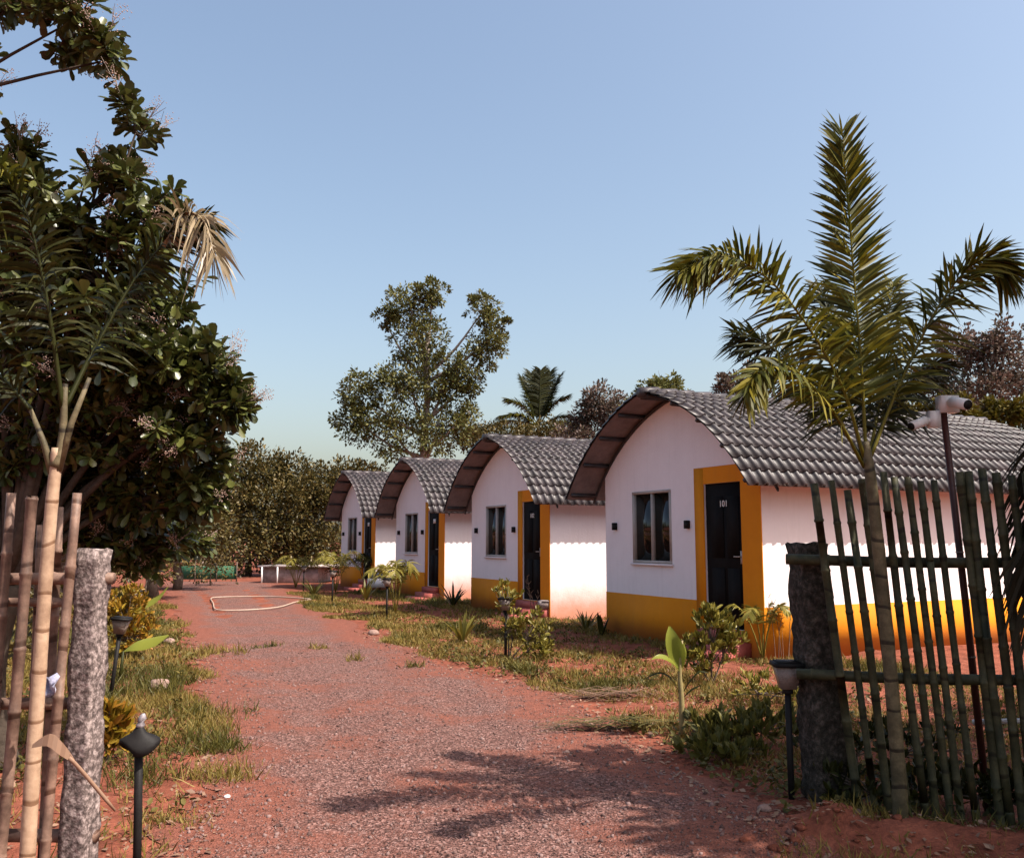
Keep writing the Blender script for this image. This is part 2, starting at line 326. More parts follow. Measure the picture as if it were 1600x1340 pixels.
# loose gravel lying on the drive
n = 26000
yy = 3.6 + 11 * RNG.random(n) ** 1.6; t0 = RNG.random(n)
xx = xat(ROAD_L, yy) * (1 - t0) + xat(ROAD_R, yy) * t0
OCT = [(1, 0, 0), (-1, 0, 0), (0, 1, 0), (0, -1, 0), (0, 0, 1), (0, 0, -1)]
OCF = [(0, 2, 4), (2, 1, 4), (1, 3, 4), (3, 0, 4), (2, 0, 5), (1, 2, 5), (3, 1, 5), (0, 3, 5)]
sz = 0.004 + 0.013 * RNG.random(n) ** 6; Sm = sz[:, None] * (0.6 + RNG.random((n, 3))); Sm[:, 2] *= .7
tag(link('loose_gravel', np_mesh('loose_gravel', *inst(OCT, OCF, frames(rdir(n), rdir(n)), np.stack([xx, yy, ground_z(xx, yy) + .008], 1), Sm)), M_gravel), 'fine loose gravel strewn over the reddish drive', 'gravel', kind='stuff')

# ------------------------------------------------------------------ cottages
HX = 2.0; LEN = 7.0; OV = 0.58; EAVE = 2.38; A0, A1 = R_(12), R_(55)
RR = EAVE / (math.sin(A1) - math.sin(A0)); ZR = 3.90
def arc(phi, lift=0.0):
    return RR * (math.sin(phi) - math.sin(A0)) + lift * math.sin(phi), ZR - RR * (math.cos(A0) - math.cos(phi)) + lift * math.cos(phi)
def arch_z(x):
    s = min(1, abs(x) / RR + math.sin(A0)); return ZR - RR * (math.cos(A0) - math.sqrt(1 - s * s))
UD = Vector((0.445, -0.9)).normalized()
THETA = math.atan2(UD.y, UD.x)
PITCH_T, NROW = 0.17, 12
prof = [(0, 0), (.012, .024), (.032, .044), (.056, .044), (.078, .024), (.09, 0), (.17, 0)]
ROWL = RR * (A1 - A0) / NROW
tv = [(a, 0, b) for a, b in prof] + [(a, ROWL + .02, b + .022) for a, b in prof] + [(a, ROWL + .02, b - .004) for a, b in prof]
tf = [(i, i + 1, 8 + i, 7 + i) for i in range(6)] + [(7 + i, 8 + i, 15 + i, 14 + i) for i in range(6)]
TILE = MB().add(tv, tf).mesh('roof_tile', False)
TILE.materials.append(M_tile)
for i, p in enumerate(TILE.polygons): p.use_smooth = i < 6
def tile_matrix(side, row, col):
    ph = A0 + (A1 - A0) * row / NROW; phm = A0 + (A1 - A0) * (row + .5) / NROW
    x, z = arc(ph, 0.035)
    X = Vector((0, 1, 0)); Yv = Vector((side * math.cos(phm), 0, -math.sin(phm))); Z = Vector((side * math.sin(phm), 0, math.cos(phm)))
    y0 = -OV + col * PITCH_T
    if side > 0:
        X = Vector((0, -1, 0)); y0 += PITCH_T
    M = Matrix((X, Yv, Z)).transposed().to_4x4(); M.translation = Vector((side * x, y0, z))
    return M
def wall_piece(xa, xb, spans, y, flip=False):
    mb = MB(); cuts = np.linspace(xa, xb, max(2, int((xb - xa) / .12) + 1))
    for a, b in zip(cuts[:-1], cuts[1:]):
        for z0, z1 in spans:
            za = arch_z(a) - .01 if z1 is None else z1; zb = arch_z(b) - .01 if z1 is None else z1
            q = [(a, y, z0), (b, y, z0), (b, y, zb), (a, y, za)]
            mb.add(q[::-1] if flip else q, [(0, 1, 2, 3)])
    return mb
def merge(mb, o): return mb.add(o.v, o.f)
DX0, DX1, DZ0, DZ1 = 0.77, 1.63, 0.36, 2.45
WX0, WX1, WZ0, WZ1 = -1.14, -0.06, 1.24, 2.42
def stain(m, top, amount, colour, streak=.12):
    """splashed soil low on a wall and faint run marks"""
    t = m.node_tree; b = t.nodes['Principled BSDF']; src = b.inputs['Base Color'].links[0].from_socket
    tc = t.nodes.new('ShaderNodeTexCoord'); sx = t.nodes.new('ShaderNodeSeparateXYZ'); t.links.new(tc.outputs['Object'], sx.inputs[0])
    n = t.nodes.new('ShaderNodeTexNoise'); n.inputs['Scale'].default_value = 3; n.inputs['Detail'].default_value = 10; n.inputs['Roughness'].default_value = .7; t.links.new(tc.outputs['Object'], n.inputs['Vector'])
    a = t.nodes.new('ShaderNodeMath'); a.operation = 'MULTIPLY_ADD'; a.inputs[1].default_value = -.6 * top; t.links.new(n.outputs['Fac'], a.inputs[0]); t.links.new(sx.outputs['Z'], a.inputs[2])
    mr = t.nodes.new('ShaderNodeMapRange'); mr.inputs['From Min'].default_value = -.25 * top; mr.inputs['From Max'].default_value = top; mr.inputs['To Min'].default_value = amount; mr.inputs['To Max'].default_value = 0
    mr.interpolation_type = 'SMOOTHSTEP'; t.links.new(a.outputs[0], mr.inputs['Value'])
    x = t.nodes.new('ShaderNodeMix'); x.data_type = 'RGBA'; t.links.new(mr.outputs[0], x.inputs[0]); t.links.new(src, x.inputs[6]); x.inputs[7].default_value = (*colour, 1)
    mp = t.nodes.new('ShaderNodeMapping'); mp.inputs['Scale'].default_value = (5, 5, .45); t.links.new(tc.outputs['Object'], mp.inputs[0])
    n2 = t.nodes.new('ShaderNodeTexNoise'); n2.inputs['Scale'].default_value = 1.6; n2.inputs['Detail'].default_value = 9; n2.inputs['Roughness'].default_value = .7; t.links.new(mp.outputs[0], n2.inputs['Vector'])
    r = t.nodes.new('ShaderNodeMapRange'); r.inputs['From Min'].default_value = .52; r.inputs['From Max'].default_value = .78; r.inputs['To Max'].default_value = streak * 3; t.links.new(n2.outputs['Fac'], r.inputs['Value'])
    y = t.nodes.new('ShaderNodeMix'); y.data_type = 'RGBA'; t.links.new(r.outputs[0], y.inputs[0]); t.links.new(x.outputs[2], y.inputs[6]); y.inputs[7].default_value = (colour[0] * .75, colour[1] * 1.2, colour[2] * 1.6, 1)
    t.links.new(y.outputs[2], b.inputs['Base Color'])
    return m
M_stain = stain(mat('stained_white_plaster', (0.80, 0.715, 0.725), (0.84, 0.76, 0.77), 0.88, 2.2, 0.2, 25, 0.2), .72, .92, (0.50, 0.19, 0.10), .05)
stain(M_white, .25, .5, (0.45, 0.24, 0.17), .05); stain(M_yellow, .30, .75, (0.42, 0.13, 0.035), .06)
def cottage(loc, number, label, yellow_side, single_tiles, length=LEN):
    root = empty('cottage', (loc[0], loc[1], 0), THETA, label, 'cottage', 'row of white barrel roofed cottages')
    # walls: the front with its two openings and their reveals
    f = wall_piece(-HX, WX0, [(0, None)], 0)
    merge(f, wall_piece(WX0, WX1, [(0, WZ0), (WZ1, None)], 0)); merge(f, wall_piece(WX1, DX0, [(0, None)], 0))
    merge(f, wall_piece(DX0, DX1, [(0, DZ0), (DZ1, None)], 0)); merge(f, wall_piece(DX1, HX, [(0, None)], 0))
    for (a, b, z0, z1) in ((WX0, WX1, WZ0, WZ1), (DX0, DX1, DZ0, DZ1)):
        f.add([(a, 0, z0), (a, .12, z0), (a, .12, z1), (a, 0, z1)], [(0, 1, 2, 3)]); f.add([(b, 0, z0), (b, 0, z1), (b, .12, z1), (b, .12, z0)], [(0, 1, 2, 3)])
        f.add([(a, 0, z1), (a, .12, z1), (b, .12, z1), (b, 0, z1)], [(0, 1, 2, 3)]); f.add([(a, 0, z0), (b, 0, z0), (b, .12, z0), (a, .12, z0)], [(0, 1, 2, 3)])
    f.build('front_wall', M_white, root)
    hz = arch_z(HX) - .01
    sw = MB()
    for s in (-1, 1):
        q = [(s * HX, 0, 0), (s * HX, length, 0), (s * HX, length, hz), (s * HX, 0, hz)]
        sw.add(q if s > 0 else q[::-1], [(0, 1, 2, 3)])
    merge(sw, wall_piece(-HX, HX, [(0, None)], length, True))
    sw.build('side_wall', M_white if yellow_side else M_stain, root)
    pl = MB().box(-HX - .004, DX0 - .23, -.005, .0, -.05, .72)
    pl.build('plinth', M_yellow, root)
    if yellow_side:
        MB().box(HX, HX + .005, -.004, length, -.05, .70).build('side_plinth', M_yellow, root)
    sr = MB().box(DX0 - .23, DX0, -.009, 0, -.05, 2.70)
    for a, b in zip(np.linspace(DX0, HX + .004, 13)[:-1], np.linspace(DX0, HX + .004, 13)[1:]):
        lo = DZ1 if b <= DX1 + .01 else -.05
        za, zb = min(2.70, arch_z(a) - .012), min(2.70, arch_z(min(b, HX)) - .012)
        sr.add([(a, -.009, lo), (b, -.009, lo), (b, -.009, zb), (a, -.009, za)], [(0, 1, 2, 3)])
    sr.box(DX0, DX1, -.009, 0, -.05, DZ0 - .002)
    sr.add([(HX + .004, -.009, -.05), (HX + .004, .004, -.05), (HX + .004, .004, hz), (HX + .004, -.009, hz)], [(0, 1, 2, 3)])
    sr.build('door_surround', M_yellow, root)
    # door
    dr = MB().box(DX0 + .001, DX1 - .001, .03, .07, DZ0 + .001, DZ1 - .001)
    for z0, z1 in ((DZ0 + .15, DZ0 + .85), (DZ0 + 1.0, DZ1 - .2)):
        for a, b in ((DX0 + .12, DX0 + .40), (DX0 + .47, DX1 - .12)): dr.box(a, b, .018, .031, z0, z1)
    door = dr.build('door', M_black, root)
    h = MB().box(DX1 - .10, DX1 - .06, .012, .03, 1.28, 1.46); h.tube([(DX1 - .08, .012, 1.38), (DX1 - .08, -.03, 1.38), (DX1 - .19, -.03, 1.38)], .009)
    h.build('door_handle', M_alu, door)
    if number:
        cu = bpy.data.curves.new('n', 'FONT'); cu.body = number; cu.size = .13; cu.align_x = 'CENTER'; cu.extrude = .004
        to = bpy.data.objects.new('n', cu); COL.objects.link(to); bpy.context.view_layer.update()
        nm = bpy.data.meshes.new_from_object(to.evaluated_get(bpy.context.evaluated_depsgraph_get())); bpy.data.objects.remove(to)
        no = link('door_number', nm, M_number, door); no.location = ((DX0 + DX1) / 2, .008, 2.10); no.rotation_euler = (R_(90), 0, 0)
    else:
        xm_ = (DX0 + DX1) / 2; MB().box(xm_ - .09, xm_ + .09, .012, .018, 2.09, 2.21).build('door_plate', M_number, door)
    # window
    wf = MB(); t = .045
    wf.box(WX0, WX1, -.012, .08, WZ0, WZ0 + t).box(WX0, WX1, -.012, .08, WZ1 - t, WZ1)
    wf.box(WX0, WX0 + t, -.011, .08, WZ0 + t, WZ1 - t).box(WX1 - t, WX1, -.011, .08, WZ0 + t, WZ1 - t)
    xm = (WX0 + WX1) / 2; wf.box(xm - .02, xm + .02, .0, .075, WZ0 + t, WZ1 - t)
    win = wf.build('window', M_alu, root)
    MB().box(WX0 + t, xm - .02, .045, .051, WZ0 + t, WZ1 - t).build('pane', M_glass, win)
    MB().box(xm + .02, WX1 - t, .06, .066, WZ0 + t, WZ1 - t).build('pane', M_glass, win)
    MB().box(WX0 - .03, WX1 + .03, -.045, -.012, WZ0 - .035, WZ0 - .001).build('sill', M_white, win)
    for x in (-1.66, 0.38):
        MB().box(x - .035, x + .035, -.07, -.001, 1.79, 1.90).frustum(x, -.035, 1.90, 1.915, .056, .04).build('wall_lamp', M_plastic, root)
    MB().box(DX0 - .1, DX1 + .1, -.34, -.012, -.05, .20).box(DX0 - .02, DX1 + .02, -.17, -.0115, .20, .345).box(DX0 - .05, DX1 + .15, -.64, -.341, -.05, .09).build('step', M_redstep, root)
    # roof: sheet underneath, purlins, tiles, ridge
    y0, y1 = -OV, length + .4
    sh = MB()
    for s in (-1, 1):
        for k in range(NROW):
            a, b = A0 + (A1 - A0) * k / NROW, A0 + (A1 - A0) * (k + 1) / NROW
            for lift, fl in ((.012, False), (.024, True)):
                (xa, za), (xb, zb) = arc(a, lift), arc(b, lift)
                q = [(s * xa, y0 + .02, za), (s * xb, y0 + .02, zb), (s * xb, y1, zb), (s * xa, y1, za)]
                sh.add(q if (s > 0) ^ fl else q[::-1], [(0, 1, 2, 3)])
    roof = sh.build('roof', M_under, root)
    for s in (-1, 1):
        for k in range(5):
            ph = A0 + (A1 - A0) * (k + .12) / 4.3
            x, z = arc(ph, -.022)
            M = Matrix.Translation((s * x, 0, z)) @ Matrix.Rotation(s * ph, 4, 'Y')
            MB().box(-.025, .025, y0 + .05, -.002, -.03, .03, M).build('purlin', M_steel, roof)
    ra = MB()
    for s in (-1, 1):
        pts = [arc(A0 + (A1 - A0) * k / 16, -.02) for k in range(17)]
        for (xa, za), (xb, zb) in zip(pts[:-1], pts[1:]):
            ra.add([(s * xa, -.035, za), (s * xb, -.035, zb), (s * xb, -.035, zb - .05), (s * xa, -.035, za - .05), (s * xa, -.001, za), (s * xb, -.001, zb), (s * xb, -.001, zb - .05), (s * xa, -.001, za - .05)],
                   [(0, 1, 2, 3), (4, 7, 6, 5), (3, 2, 6, 7), (0, 4, 5, 1)])
    ra.build('dark_arch_strip', M_steel, roof)  # dark arched strip following the roof along the front wall
    ncol = int((y1 - y0) / PITCH_T); Rm = []; Pm = []
    for side in (1, -1):
        for col in range(ncol):
            for row in range(NROW):
                M = tile_matrix(side, row, col)
                if single_tiles and side > 0 and col < 25:
                    o = bpy.data.objects.new('tile', TILE); COL.objects.link(o); o.parent = roof; o.matrix_local = M @ Matrix.Rotation(random.gauss(0, .006), 4, 'Z') @ Matrix.Translation((random.gauss(0, .0015), random.gauss(0, .004), 0))
                else:
                    Rm.append(np.array(M.to_3x3())); Pm.append(np.array(M.translation))
    tvv = np.array([v.co for v in TILE.vertices]); tff = [tuple(p.vertices) for p in TILE.polygons]
    Pm = np.array(Pm); Pm += RNG.normal(size=Pm.shape) * .003
    tm = np_mesh('roof_tiles', *inst(tvv, tff, np.array(Rm), Pm, np.ones(len(Pm))), smooth=False)
    sm = np.tile(np.array([i < 6 for i in range(len(tff))]), len(Pm)); tm.polygons.foreach_set('use_smooth', sm)
    tag(link('roof_tiles', tm, M_tile, roof), kind='stuff')
    rc = MB(); x = .11
    k = 0; yy = y0 - .03
    while yy < y1:
        rc.tube([(0, yy, ZR + .02), (0, yy + .36, ZR + .035)], [.085, .098], 10); yy += .34
    rc.build('ridge_cap', M_tile, roof, smooth=True)
    return root
# places along the row: facade centres
C1 = Vector((2.55, 14.2)); ND = Vector((0.9, 0.445)).normalized()
def row(dist): return C1 - UD * dist
CENTRES = [row(0), row(6.85) + Vector((.38, .05)), row(13.2) + Vector((.60, .08)), row(18.75) + Vector((.45, 0))]
cottage(CENTRES[0], '101', 'large white cottage with yellow plinth running round its side wall, behind the bamboo fence', True, True)
cottage(CENTRES[1], '102', 'white cottage with soil-stained side wall, next to the one with the yellow side plinth', False, False)
cottage(CENTRES[2], None, 'white cottage with soil-stained side, third of the row counted from the bamboo fence', False, False)
cottage(CENTRES[3], None, 'white cottage at the far end of the row, beside the low concrete tank', False, False)

# ------------------------------------------------------------------ vegetation builders
def tube_poly(pts, r0, r1, n=6):
    pts = [Vector(p) for p in pts]; k = len(pts)
    return MB().tube(pts, [r0 + (r1 - r0) * i / (k - 1) for i in range(k)], n)
def smooth_path(pts, n):
    """Catmull-Rom through points"""
    pts = [Vector(p) for p in pts]; out = []
    q = [pts[0] * 2 - pts[1]] + pts + [pts[-1] * 2 - pts[-2]]
    segs = len(pts) - 1
    for i in range(n):
        t = i / (n - 1) * segs; k = min(int(t), segs - 1); u = t - k
        a, b, c, d = q[k:k + 4]
        out.append(0.5 * ((2 * b) + (c - a) * u + (2 * a - 5 * b + 4 * c - d) * u * u + (3 * b - a - 3 * c + d) * u ** 3))
    return out
LEAF_V = [(0, 0, 0), (.30, .35, .06), (.22, .8, .03), (0, 1, -.06), (-.22, .8, .03), (-.30, .35, .06), (0, .5, -.02)]
LEAF_F = [(0, 1, 6), (1, 2, 6), (2, 3, 6), (3, 4, 6), (4, 5, 6), (5, 0, 6)]
DIA_V = [(0, 0, 0), (.27, .5, .05), (0, 1, -.05), (-.27, .5, .05)]
DIA_F = [(0, 1, 2), (0, 2, 3)]
# broad leaf, widest near its rounded tip, folded along the midrib
OB = [(0, 0), (.10, .22), (.22, .5), (.30, .75), (.22, .95), (0, 1.02)]
OBO_V = [(0, y, -.0 - .10 * y * y) for x, y in OB] + [(x, y, .07 * (x / .3) - .10 * y * y) for x, y in OB[1:-1]] + [(-x, y, .07 * (x / .3) - .10 * y * y) for x, y in OB[1:-1]]
OBO_F = [(0, 6, 1), (1, 6, 7, 2), (2, 7, 8, 3), (3, 8, 9, 4), (4, 9, 5), (0, 1, 10), (1, 2, 11, 10), (2, 3, 12, 11), (3, 4, 13, 12), (4, 5, 13)]
def cloud(clumps, per, sub, leaf, jitter=.35):
    """leaf positions and directions in sub-clumps through ellipsoids: (c, r, n)"""
    Pp, Dd = [], []
    for c, r, n in clumps:
        c = np.array(c); r = np.array(r)
        k = max(3, int(n / per))
        s = rdir(k) * (RNG.random((k, 1)) ** .45); ctr = c + s * r
        idx = RNG.integers(0, k, n)
        off = rdir(n) * (RNG.random((n, 1)) ** .5) * sub * r.mean()
        p = ctr[idx] + off
        Pp.append(p); d = off / (sub * r.mean()) + .5 * s[idx] + .5 * rdir(n) + np.array([0, 0, .1]); Dd.append(d)
    return np.vstack(Pp), np.vstack(Dd)
def leaf_object(name, clumps, per, sub, size, matl, parent, tmpl='dia', var=.4):
    Pp, D = cloud(clumps, per, sub, size)
    n = len(Pp); v, f = {'dia': (DIA_V, DIA_F), 'leaf': (LEAF_V, LEAF_F), 'obo': (OBO_V, OBO_F)}[tmpl]
    s = size * (1 - var / 2 + var * RNG.random(n))
    U = rdir(n) * .8 + np.array([0, 0, 1.0])
    return link(name, np_mesh(name, *inst(v, f, frames(D, U), Pp, s), smooth=(tmpl == 'obo')), matl, parent)
def tree(name, label, base, top, clumps, size, matl, cat='tree', group=None, per=45, sub=.38, trunk_r=.2, bark=None, tmpl='dia'):
    base = Vector(base); top = Vector(top)
    root = empty(name, base, 0, label, cat, group)
    tr = MB(); k = 8
    pts = [base.lerp(top, i / (k - 1)) + Vector((random.uniform(-1, 1), random.uniform(-1, 1), 0)) * trunk_r * .4 * (0 < i < k - 1) for i in range(k)]
    tr.tube(pts, [trunk_r * (1 - .6 * i / (k - 1)) for i in range(k)], 9)
    for c, r, n in clumps:
        c = Vector(c); h = min(1, max(.15, (c.z - base.z) / max(.1, (top.z - base.z)) * .75))
        st = base.lerp(top, min(1, h)); mid = st.lerp(c, .5) + Vector((0, 0, -.08 * (c - st).length))
        tr.tube(smooth_path([st, mid, c], 7), [trunk_r * .42 * (1 - .8 * i / 6) for i in range(7)], 6)
        for q in range(4):
            e = c + Vector(rdir(1)[0]) * r[0] * .8
            tr.tube([c, c.lerp(e, .5) + Vector((0, 0, .05 * r[0])), e], [trunk_r * .1, trunk_r * .06, trunk_r * .02], 5)
    t = tr.build('trunk', bark or M_bark, root, smooth=True); t.location = -base
    cr = leaf_object('crown', clumps, per, sub, size, matl, root, tmpl); cr.location = -base
    return root
def cl(px, py, d, rx, ry, n, rd=None):
    """clump from a pixel ellipse at a distance"""
    c = P(px, py, d); k = d / F_PX
    return (tuple(c), (rx * k, (rd or rx) * k, ry * k), n)
def frond(path, ll, nleaf, matl, parent, name='frond', plume=True, width=.03, droop=.5, rach=.012, start=.18, n=24, taper=True):
    """one palm leaf: a rachis and two (or many) ranks of strap leaflets, as one mesh"""
    pts = smooth_path(path, n); mb = MB(); mb.tube(pts, [rach * (1 - .85 * i / (n - 1)) for i in range(n)], 5)
    for k in range(nleaf):
        t = start + (1 - start) * (k + random.random() * .6) / nleaf
        i = min(n - 2, int(t * (n - 1))); u = t * (n - 1) - i
        p = pts[i].lerp(pts[i + 1], u); d = (pts[i + 1] - pts[i]).normalized()
        s = d.cross(Vector((0, 0, 1)));
        if s.length < .2: s = d.cross(Vector((0, 1, 0)))
        s.normalize(); up = s.cross(d).normalized()
        for sd_ in (-1, 1):
            a = random.uniform(-1.25, 1.25) if plume else random.uniform(.05, .3)
            lat = s * sd_ * math.cos(a) + up * math.sin(a)
            fw = .45 + .8 * t * t
            out = (lat + d * fw).normalized()
            L = ll * min(1, .5 + 1.6 * t) * (1 - .42 * t ** 4) * random.uniform(.72, 1.12)
            wd = width * random.uniform(.75, 1.15); nrm = out.cross(d).normalized() if out.cross(d).length > .05 else up
            tw = random.uniform(-.6, .6); sidev = (d - out * d.dot(out)).normalized() if (d - out * d.dot(out)).length > .05 else s
            sidev = (sidev * math.cos(tw) + out.cross(sidev) * math.sin(tw))
            v = []; dr = droop * random.uniform(.5, 1.4)
            for q, (tq, wq) in enumerate(((0, .35), (.3, 1), (.65, .9), (1, .06))):
                c = p + out * L * tq + Vector((0, 0, -1)) * L * dr * tq * tq
                v += [c - sidev * wd * wq * .5, c + sidev * wd * wq * .5]
            mb.add(v, [(0, 1, 3, 2), (2, 3, 5, 4), (4, 5, 7, 6)])
    return mb.build(name, matl, parent)
def bamboo(path, r, node=.3, n=10, sides=9):
    """a cane with swollen joints"""
    pts = smooth_path(path, n); L = sum((pts[i + 1] - pts[i]).length for i in range(n - 1)); a, b = [], []; acc = 0; nx = random.uniform(.05, node)
    out, rad = [pts[0]], [r]
    for i in range(n - 1):
        seg = (pts[i + 1] - pts[i]).length
        while nx < acc + seg:
            c = pts[i].lerp(pts[i + 1], (nx - acc) / seg); d = (pts[i + 1] - pts[i]).normalized()
            out += [c - d * .012, c - d * .004, c + d * .004, c + d * .012]; rad += [r, r * 1.13, r * 1.1, r * .97]
            nx += node * random.uniform(.8, 1.2)
        acc += seg
        out.append(pts[i + 1]); rad.append(r * (1 - .12 * (i + 1) / n))
    return MB().tube(out, rad, sides)

# ------------------------------------------------------------------ right gatepost, bamboo fence, camera pole
def gatepost(name, base, top, wdt, matl, label, wires, rz=0):
    base = Vector(base); top = Vector(top); root = empty(name, base, 0, label, 'gatepost')
    h = (top - base).z; nz = 34; ns = 5; mb = MB(); v = []; f = []
    ring = []
    for k in range(4):
        for i in range(ns):
            t = i / ns; c = [(-1, -1), (1, -1), (1, 1), (-1, 1)]; a, b = c[k], c[(k + 1) % 4]; ring.append((a[0] + (b[0] - a[0]) * t, a[1] + (b[1] - a[1]) * t))
    m = len(ring)
    for j in range(nz + 1):
        z = -.25 + (h + .25) * j / nz; ax = (top - base) * max(0, z / h); ws = wdt * .5 * (1.06 - .16 * j / nz + .10 * (random.random() - .5) + .05 * math.sin(j * .9 + base.x))
        for (x, y) in ring:
            q = 1 + .13 * (random.random() - .5); cx, sx = math.cos(rz), math.sin(rz)
            X, Y = x * ws * q, y * ws * q
            v.append((ax.x + X * cx - Y * sx, ax.y + X * sx + Y * cx, z + .02 * (random.random() - .5) * (0 < j < nz) + (.02 * random.random() if j == nz else 0)))
    for j in range(nz):
        for k in range(m): f.append((j * m + k, j * m + (k + 1) % m, (j + 1) * m + (k + 1) % m, (j + 1) * m + k))
    f.append(tuple(nz * m + k for k in range(m)))
    mb.add(v, f).build('stone_shaft', matl, root)
    for z in wires:
        w_ = MB(); ax = (top - base) * (z / h)
        for q in range(4):
            r = wdt * .5 * (1.12 - .16 * z / h) ; zz = z + q * .012 + random.uniform(-.006, .006); tl = random.uniform(-.02, .02)
            pts = []
            for k in range(25):
                x, y = ring[int(k * m / 24) % m]; e = 1.13; X, Y = x * r * e, y * r * e
                pts.append((ax.x + X * math.cos(rz) - Y * math.sin(rz), ax.y + X * math.sin(rz) + Y * math.cos(rz), zz + tl * x))
            w_.tube(pts, .0034, 5)
        w_.build('wire_tie', M_wire, root)
    return root
pb = G(1292, 1250); pt = P(1262, 850, pb.y); pt.y = pb.y + .02
gatepost('granite_gatepost', pb, pt, .205, M_granite_d, 'dark granite gatepost at the end of the bamboo fence', (.25, .74, 1.43), .2)
fr = empty('bamboo_fence', (2.4, 5.5, 0), 0, 'tall fence of upright green bamboo canes on two rails', 'fence')
def fd(px): return 5.62 - .42 * (px - 1270) / 330
off = Vector((-2.4, -5.5, 0))
PALES = [(1272, 755, 66), (1299, 750, 64), (1324, 765, 60), (1347, 748, 66), (1380, 737, 62), (1397, 745, 60), (1418, 745, 62), (1438, 751, 58), (1459, 750, 60), (1499, 737, 58), (1513, 736, 60), (1534, 732, 58), (1556, 738, 56), (1580, 742, 54), (1603, 738, 54), (1630, 742, 54)]
for px, py, ln in PALES:
    d = fd(px) - .05; top = P(px, py, d); bot = P(px + ln, 1230, d); bot = top + (bot - top) * ((top.z + .15) / (top.z - bot.z))
    mid = top.lerp(bot, .5) + Vector((random.uniform(-.012, .012), random.uniform(-.01, .01), 0))
    bamboo([bot + off, mid + off, top + off], random.uniform(.021, .028), .28).build('pale', M_bamboo_g, fr, smooth=True)
for (pa, ya), (pb_, yb) in (((1228, 873), (1660, 878)), ((1245, 1052), (1660, 1062))):
    a = P(pa, ya, fd(pa) + .045); b = P(pb_, yb, fd(pb_) + .045)
    bamboo([a + off, a.lerp(b, .5) + off + Vector((0, 0, -.012)), b + off], .034, .4).build('rail', M_bamboo_g, fr, smooth=True)
cp = empty('camera_pole', G(1547, 1272), 0, 'maroon steel pole carrying two white security cameras', 'pole')
b0 = cp.location.copy(); top = P(1474, 642, b0.y - .05)
tp = top - b0
MB().tube([(0, 0, -.2), tp * .5, tp], [.022, .021, .020], 10).build('pole', M_rust, cp, smooth=True)
for z in (.62, .36): MB().tube([tp * (1 - z) + Vector((0, 0, -.004)), tp * (1 - z) + Vector((0, 0, .004))], .024, 10).build('clamp_band', M_wire, cp)
def campart(px, py, d): return P(px, py, d) - b0
c = campart(1480, 632, b0.y - .06)
bx = MB().box(c.x - .055, c.x + .055, c.y - .04, c.y + .04, c.z - .052, c.z + .052); bx.build('junction_box', M_camwhite, cp)
c2 = campart(1487, 628, b0.y - .12); c3 = campart(1512, 632, b0.y - .25)
cb = MB().tube([c2, c2.lerp(c3, .5), c3], [.032, .034, .034], 12); cb.tube([c2 + Vector((-.01, .05, 0)), c2], [.026, .026], 10)
cbo = cb.build('camera_body', M_camwhite, cp)
dv = (c3 - c2).normalized(); MB().tube([c3, c3 + dv * .006], [.029, .029], 12).build('lens_window', M_plastic, cbo)
c4 = campart(1458, 655, b0.y - .05); MB().box(c4.x - .03, c4.x + .035, c4.y - .03, c4.y + .03, c4.z - .05, c4.z + .05).build('junction_box', M_camwhite, cp)
c5 = campart(1446, 657, b0.y - .08); c6 = campart(1424, 666, b0.y - .13)
cb = MB().tube([c5, c6], [.030, .028], 12).tube([c4, c5], [.016, .016], 8).build('camera_body', M_camwhite, cp)
dv = (c6 - c5).normalized(); MB().tube([c6, c6 + dv * .006], [.024, .024], 12).build('lens_window', M_plastic, cb)

# ------------------------------------------------------------------ right palm
pbse = G(1408, 1292); D0 = pbse.y
rp = empty('foxtail_palm', pbse, 0, 'young palm with bushy plume fronds rising in front of the bamboo fence', 'palm tree')
o = -pbse
tp_ = [pbse + Vector((0, 0, -.1)), P(1402, 1180, D0), P(1383, 960, D0 - .02), P(1362, 760, D0 - .02), P(1352, 690, D0)]
mb = MB(); pts = smooth_path([p + o for p in tp_], 40); rad = []
for i in range(40):
    t = i / 39; r = .044 * (1 - .34 * t) if t < .82 else .031 - .010 * (t - .82) / .18
    if i % 6 == 0 and t < .75: r *= 1.06
    rad.append(r)
mb.tube(pts, rad, 12); mb.build('trunk', M_trunk_r, rp, smooth=True)
def pf(pixels, **k):
    k['nleaf'] = int(k.get('nleaf', 74) * 2.3); k['ll'] = k.get('ll', .26) * 1.2; k.setdefault('width', .020)
    return frond([P(x, y, D0 + dd) + o for x, y, dd in pixels], k.pop('ll', .26), k.pop('nleaf', 74), k.pop('m', M_palm), rp, **k)
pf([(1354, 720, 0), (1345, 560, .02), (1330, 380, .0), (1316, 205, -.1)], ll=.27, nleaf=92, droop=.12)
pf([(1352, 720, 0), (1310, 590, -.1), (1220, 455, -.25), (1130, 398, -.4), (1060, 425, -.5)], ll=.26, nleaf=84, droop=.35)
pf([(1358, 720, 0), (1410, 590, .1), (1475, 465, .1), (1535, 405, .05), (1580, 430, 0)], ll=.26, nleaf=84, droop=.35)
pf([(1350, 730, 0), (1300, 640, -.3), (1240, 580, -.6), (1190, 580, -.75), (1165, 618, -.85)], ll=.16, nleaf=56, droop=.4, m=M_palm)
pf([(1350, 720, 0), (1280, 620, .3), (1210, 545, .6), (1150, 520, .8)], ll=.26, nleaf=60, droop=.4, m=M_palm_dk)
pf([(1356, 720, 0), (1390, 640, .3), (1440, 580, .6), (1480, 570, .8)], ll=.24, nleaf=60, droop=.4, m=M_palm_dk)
pf([(1356, 725, 0), (1375, 620, .35), (1385, 520, .6), (1395, 440, .8)], ll=.24, nleaf=60, droop=.3, m=M_palm)
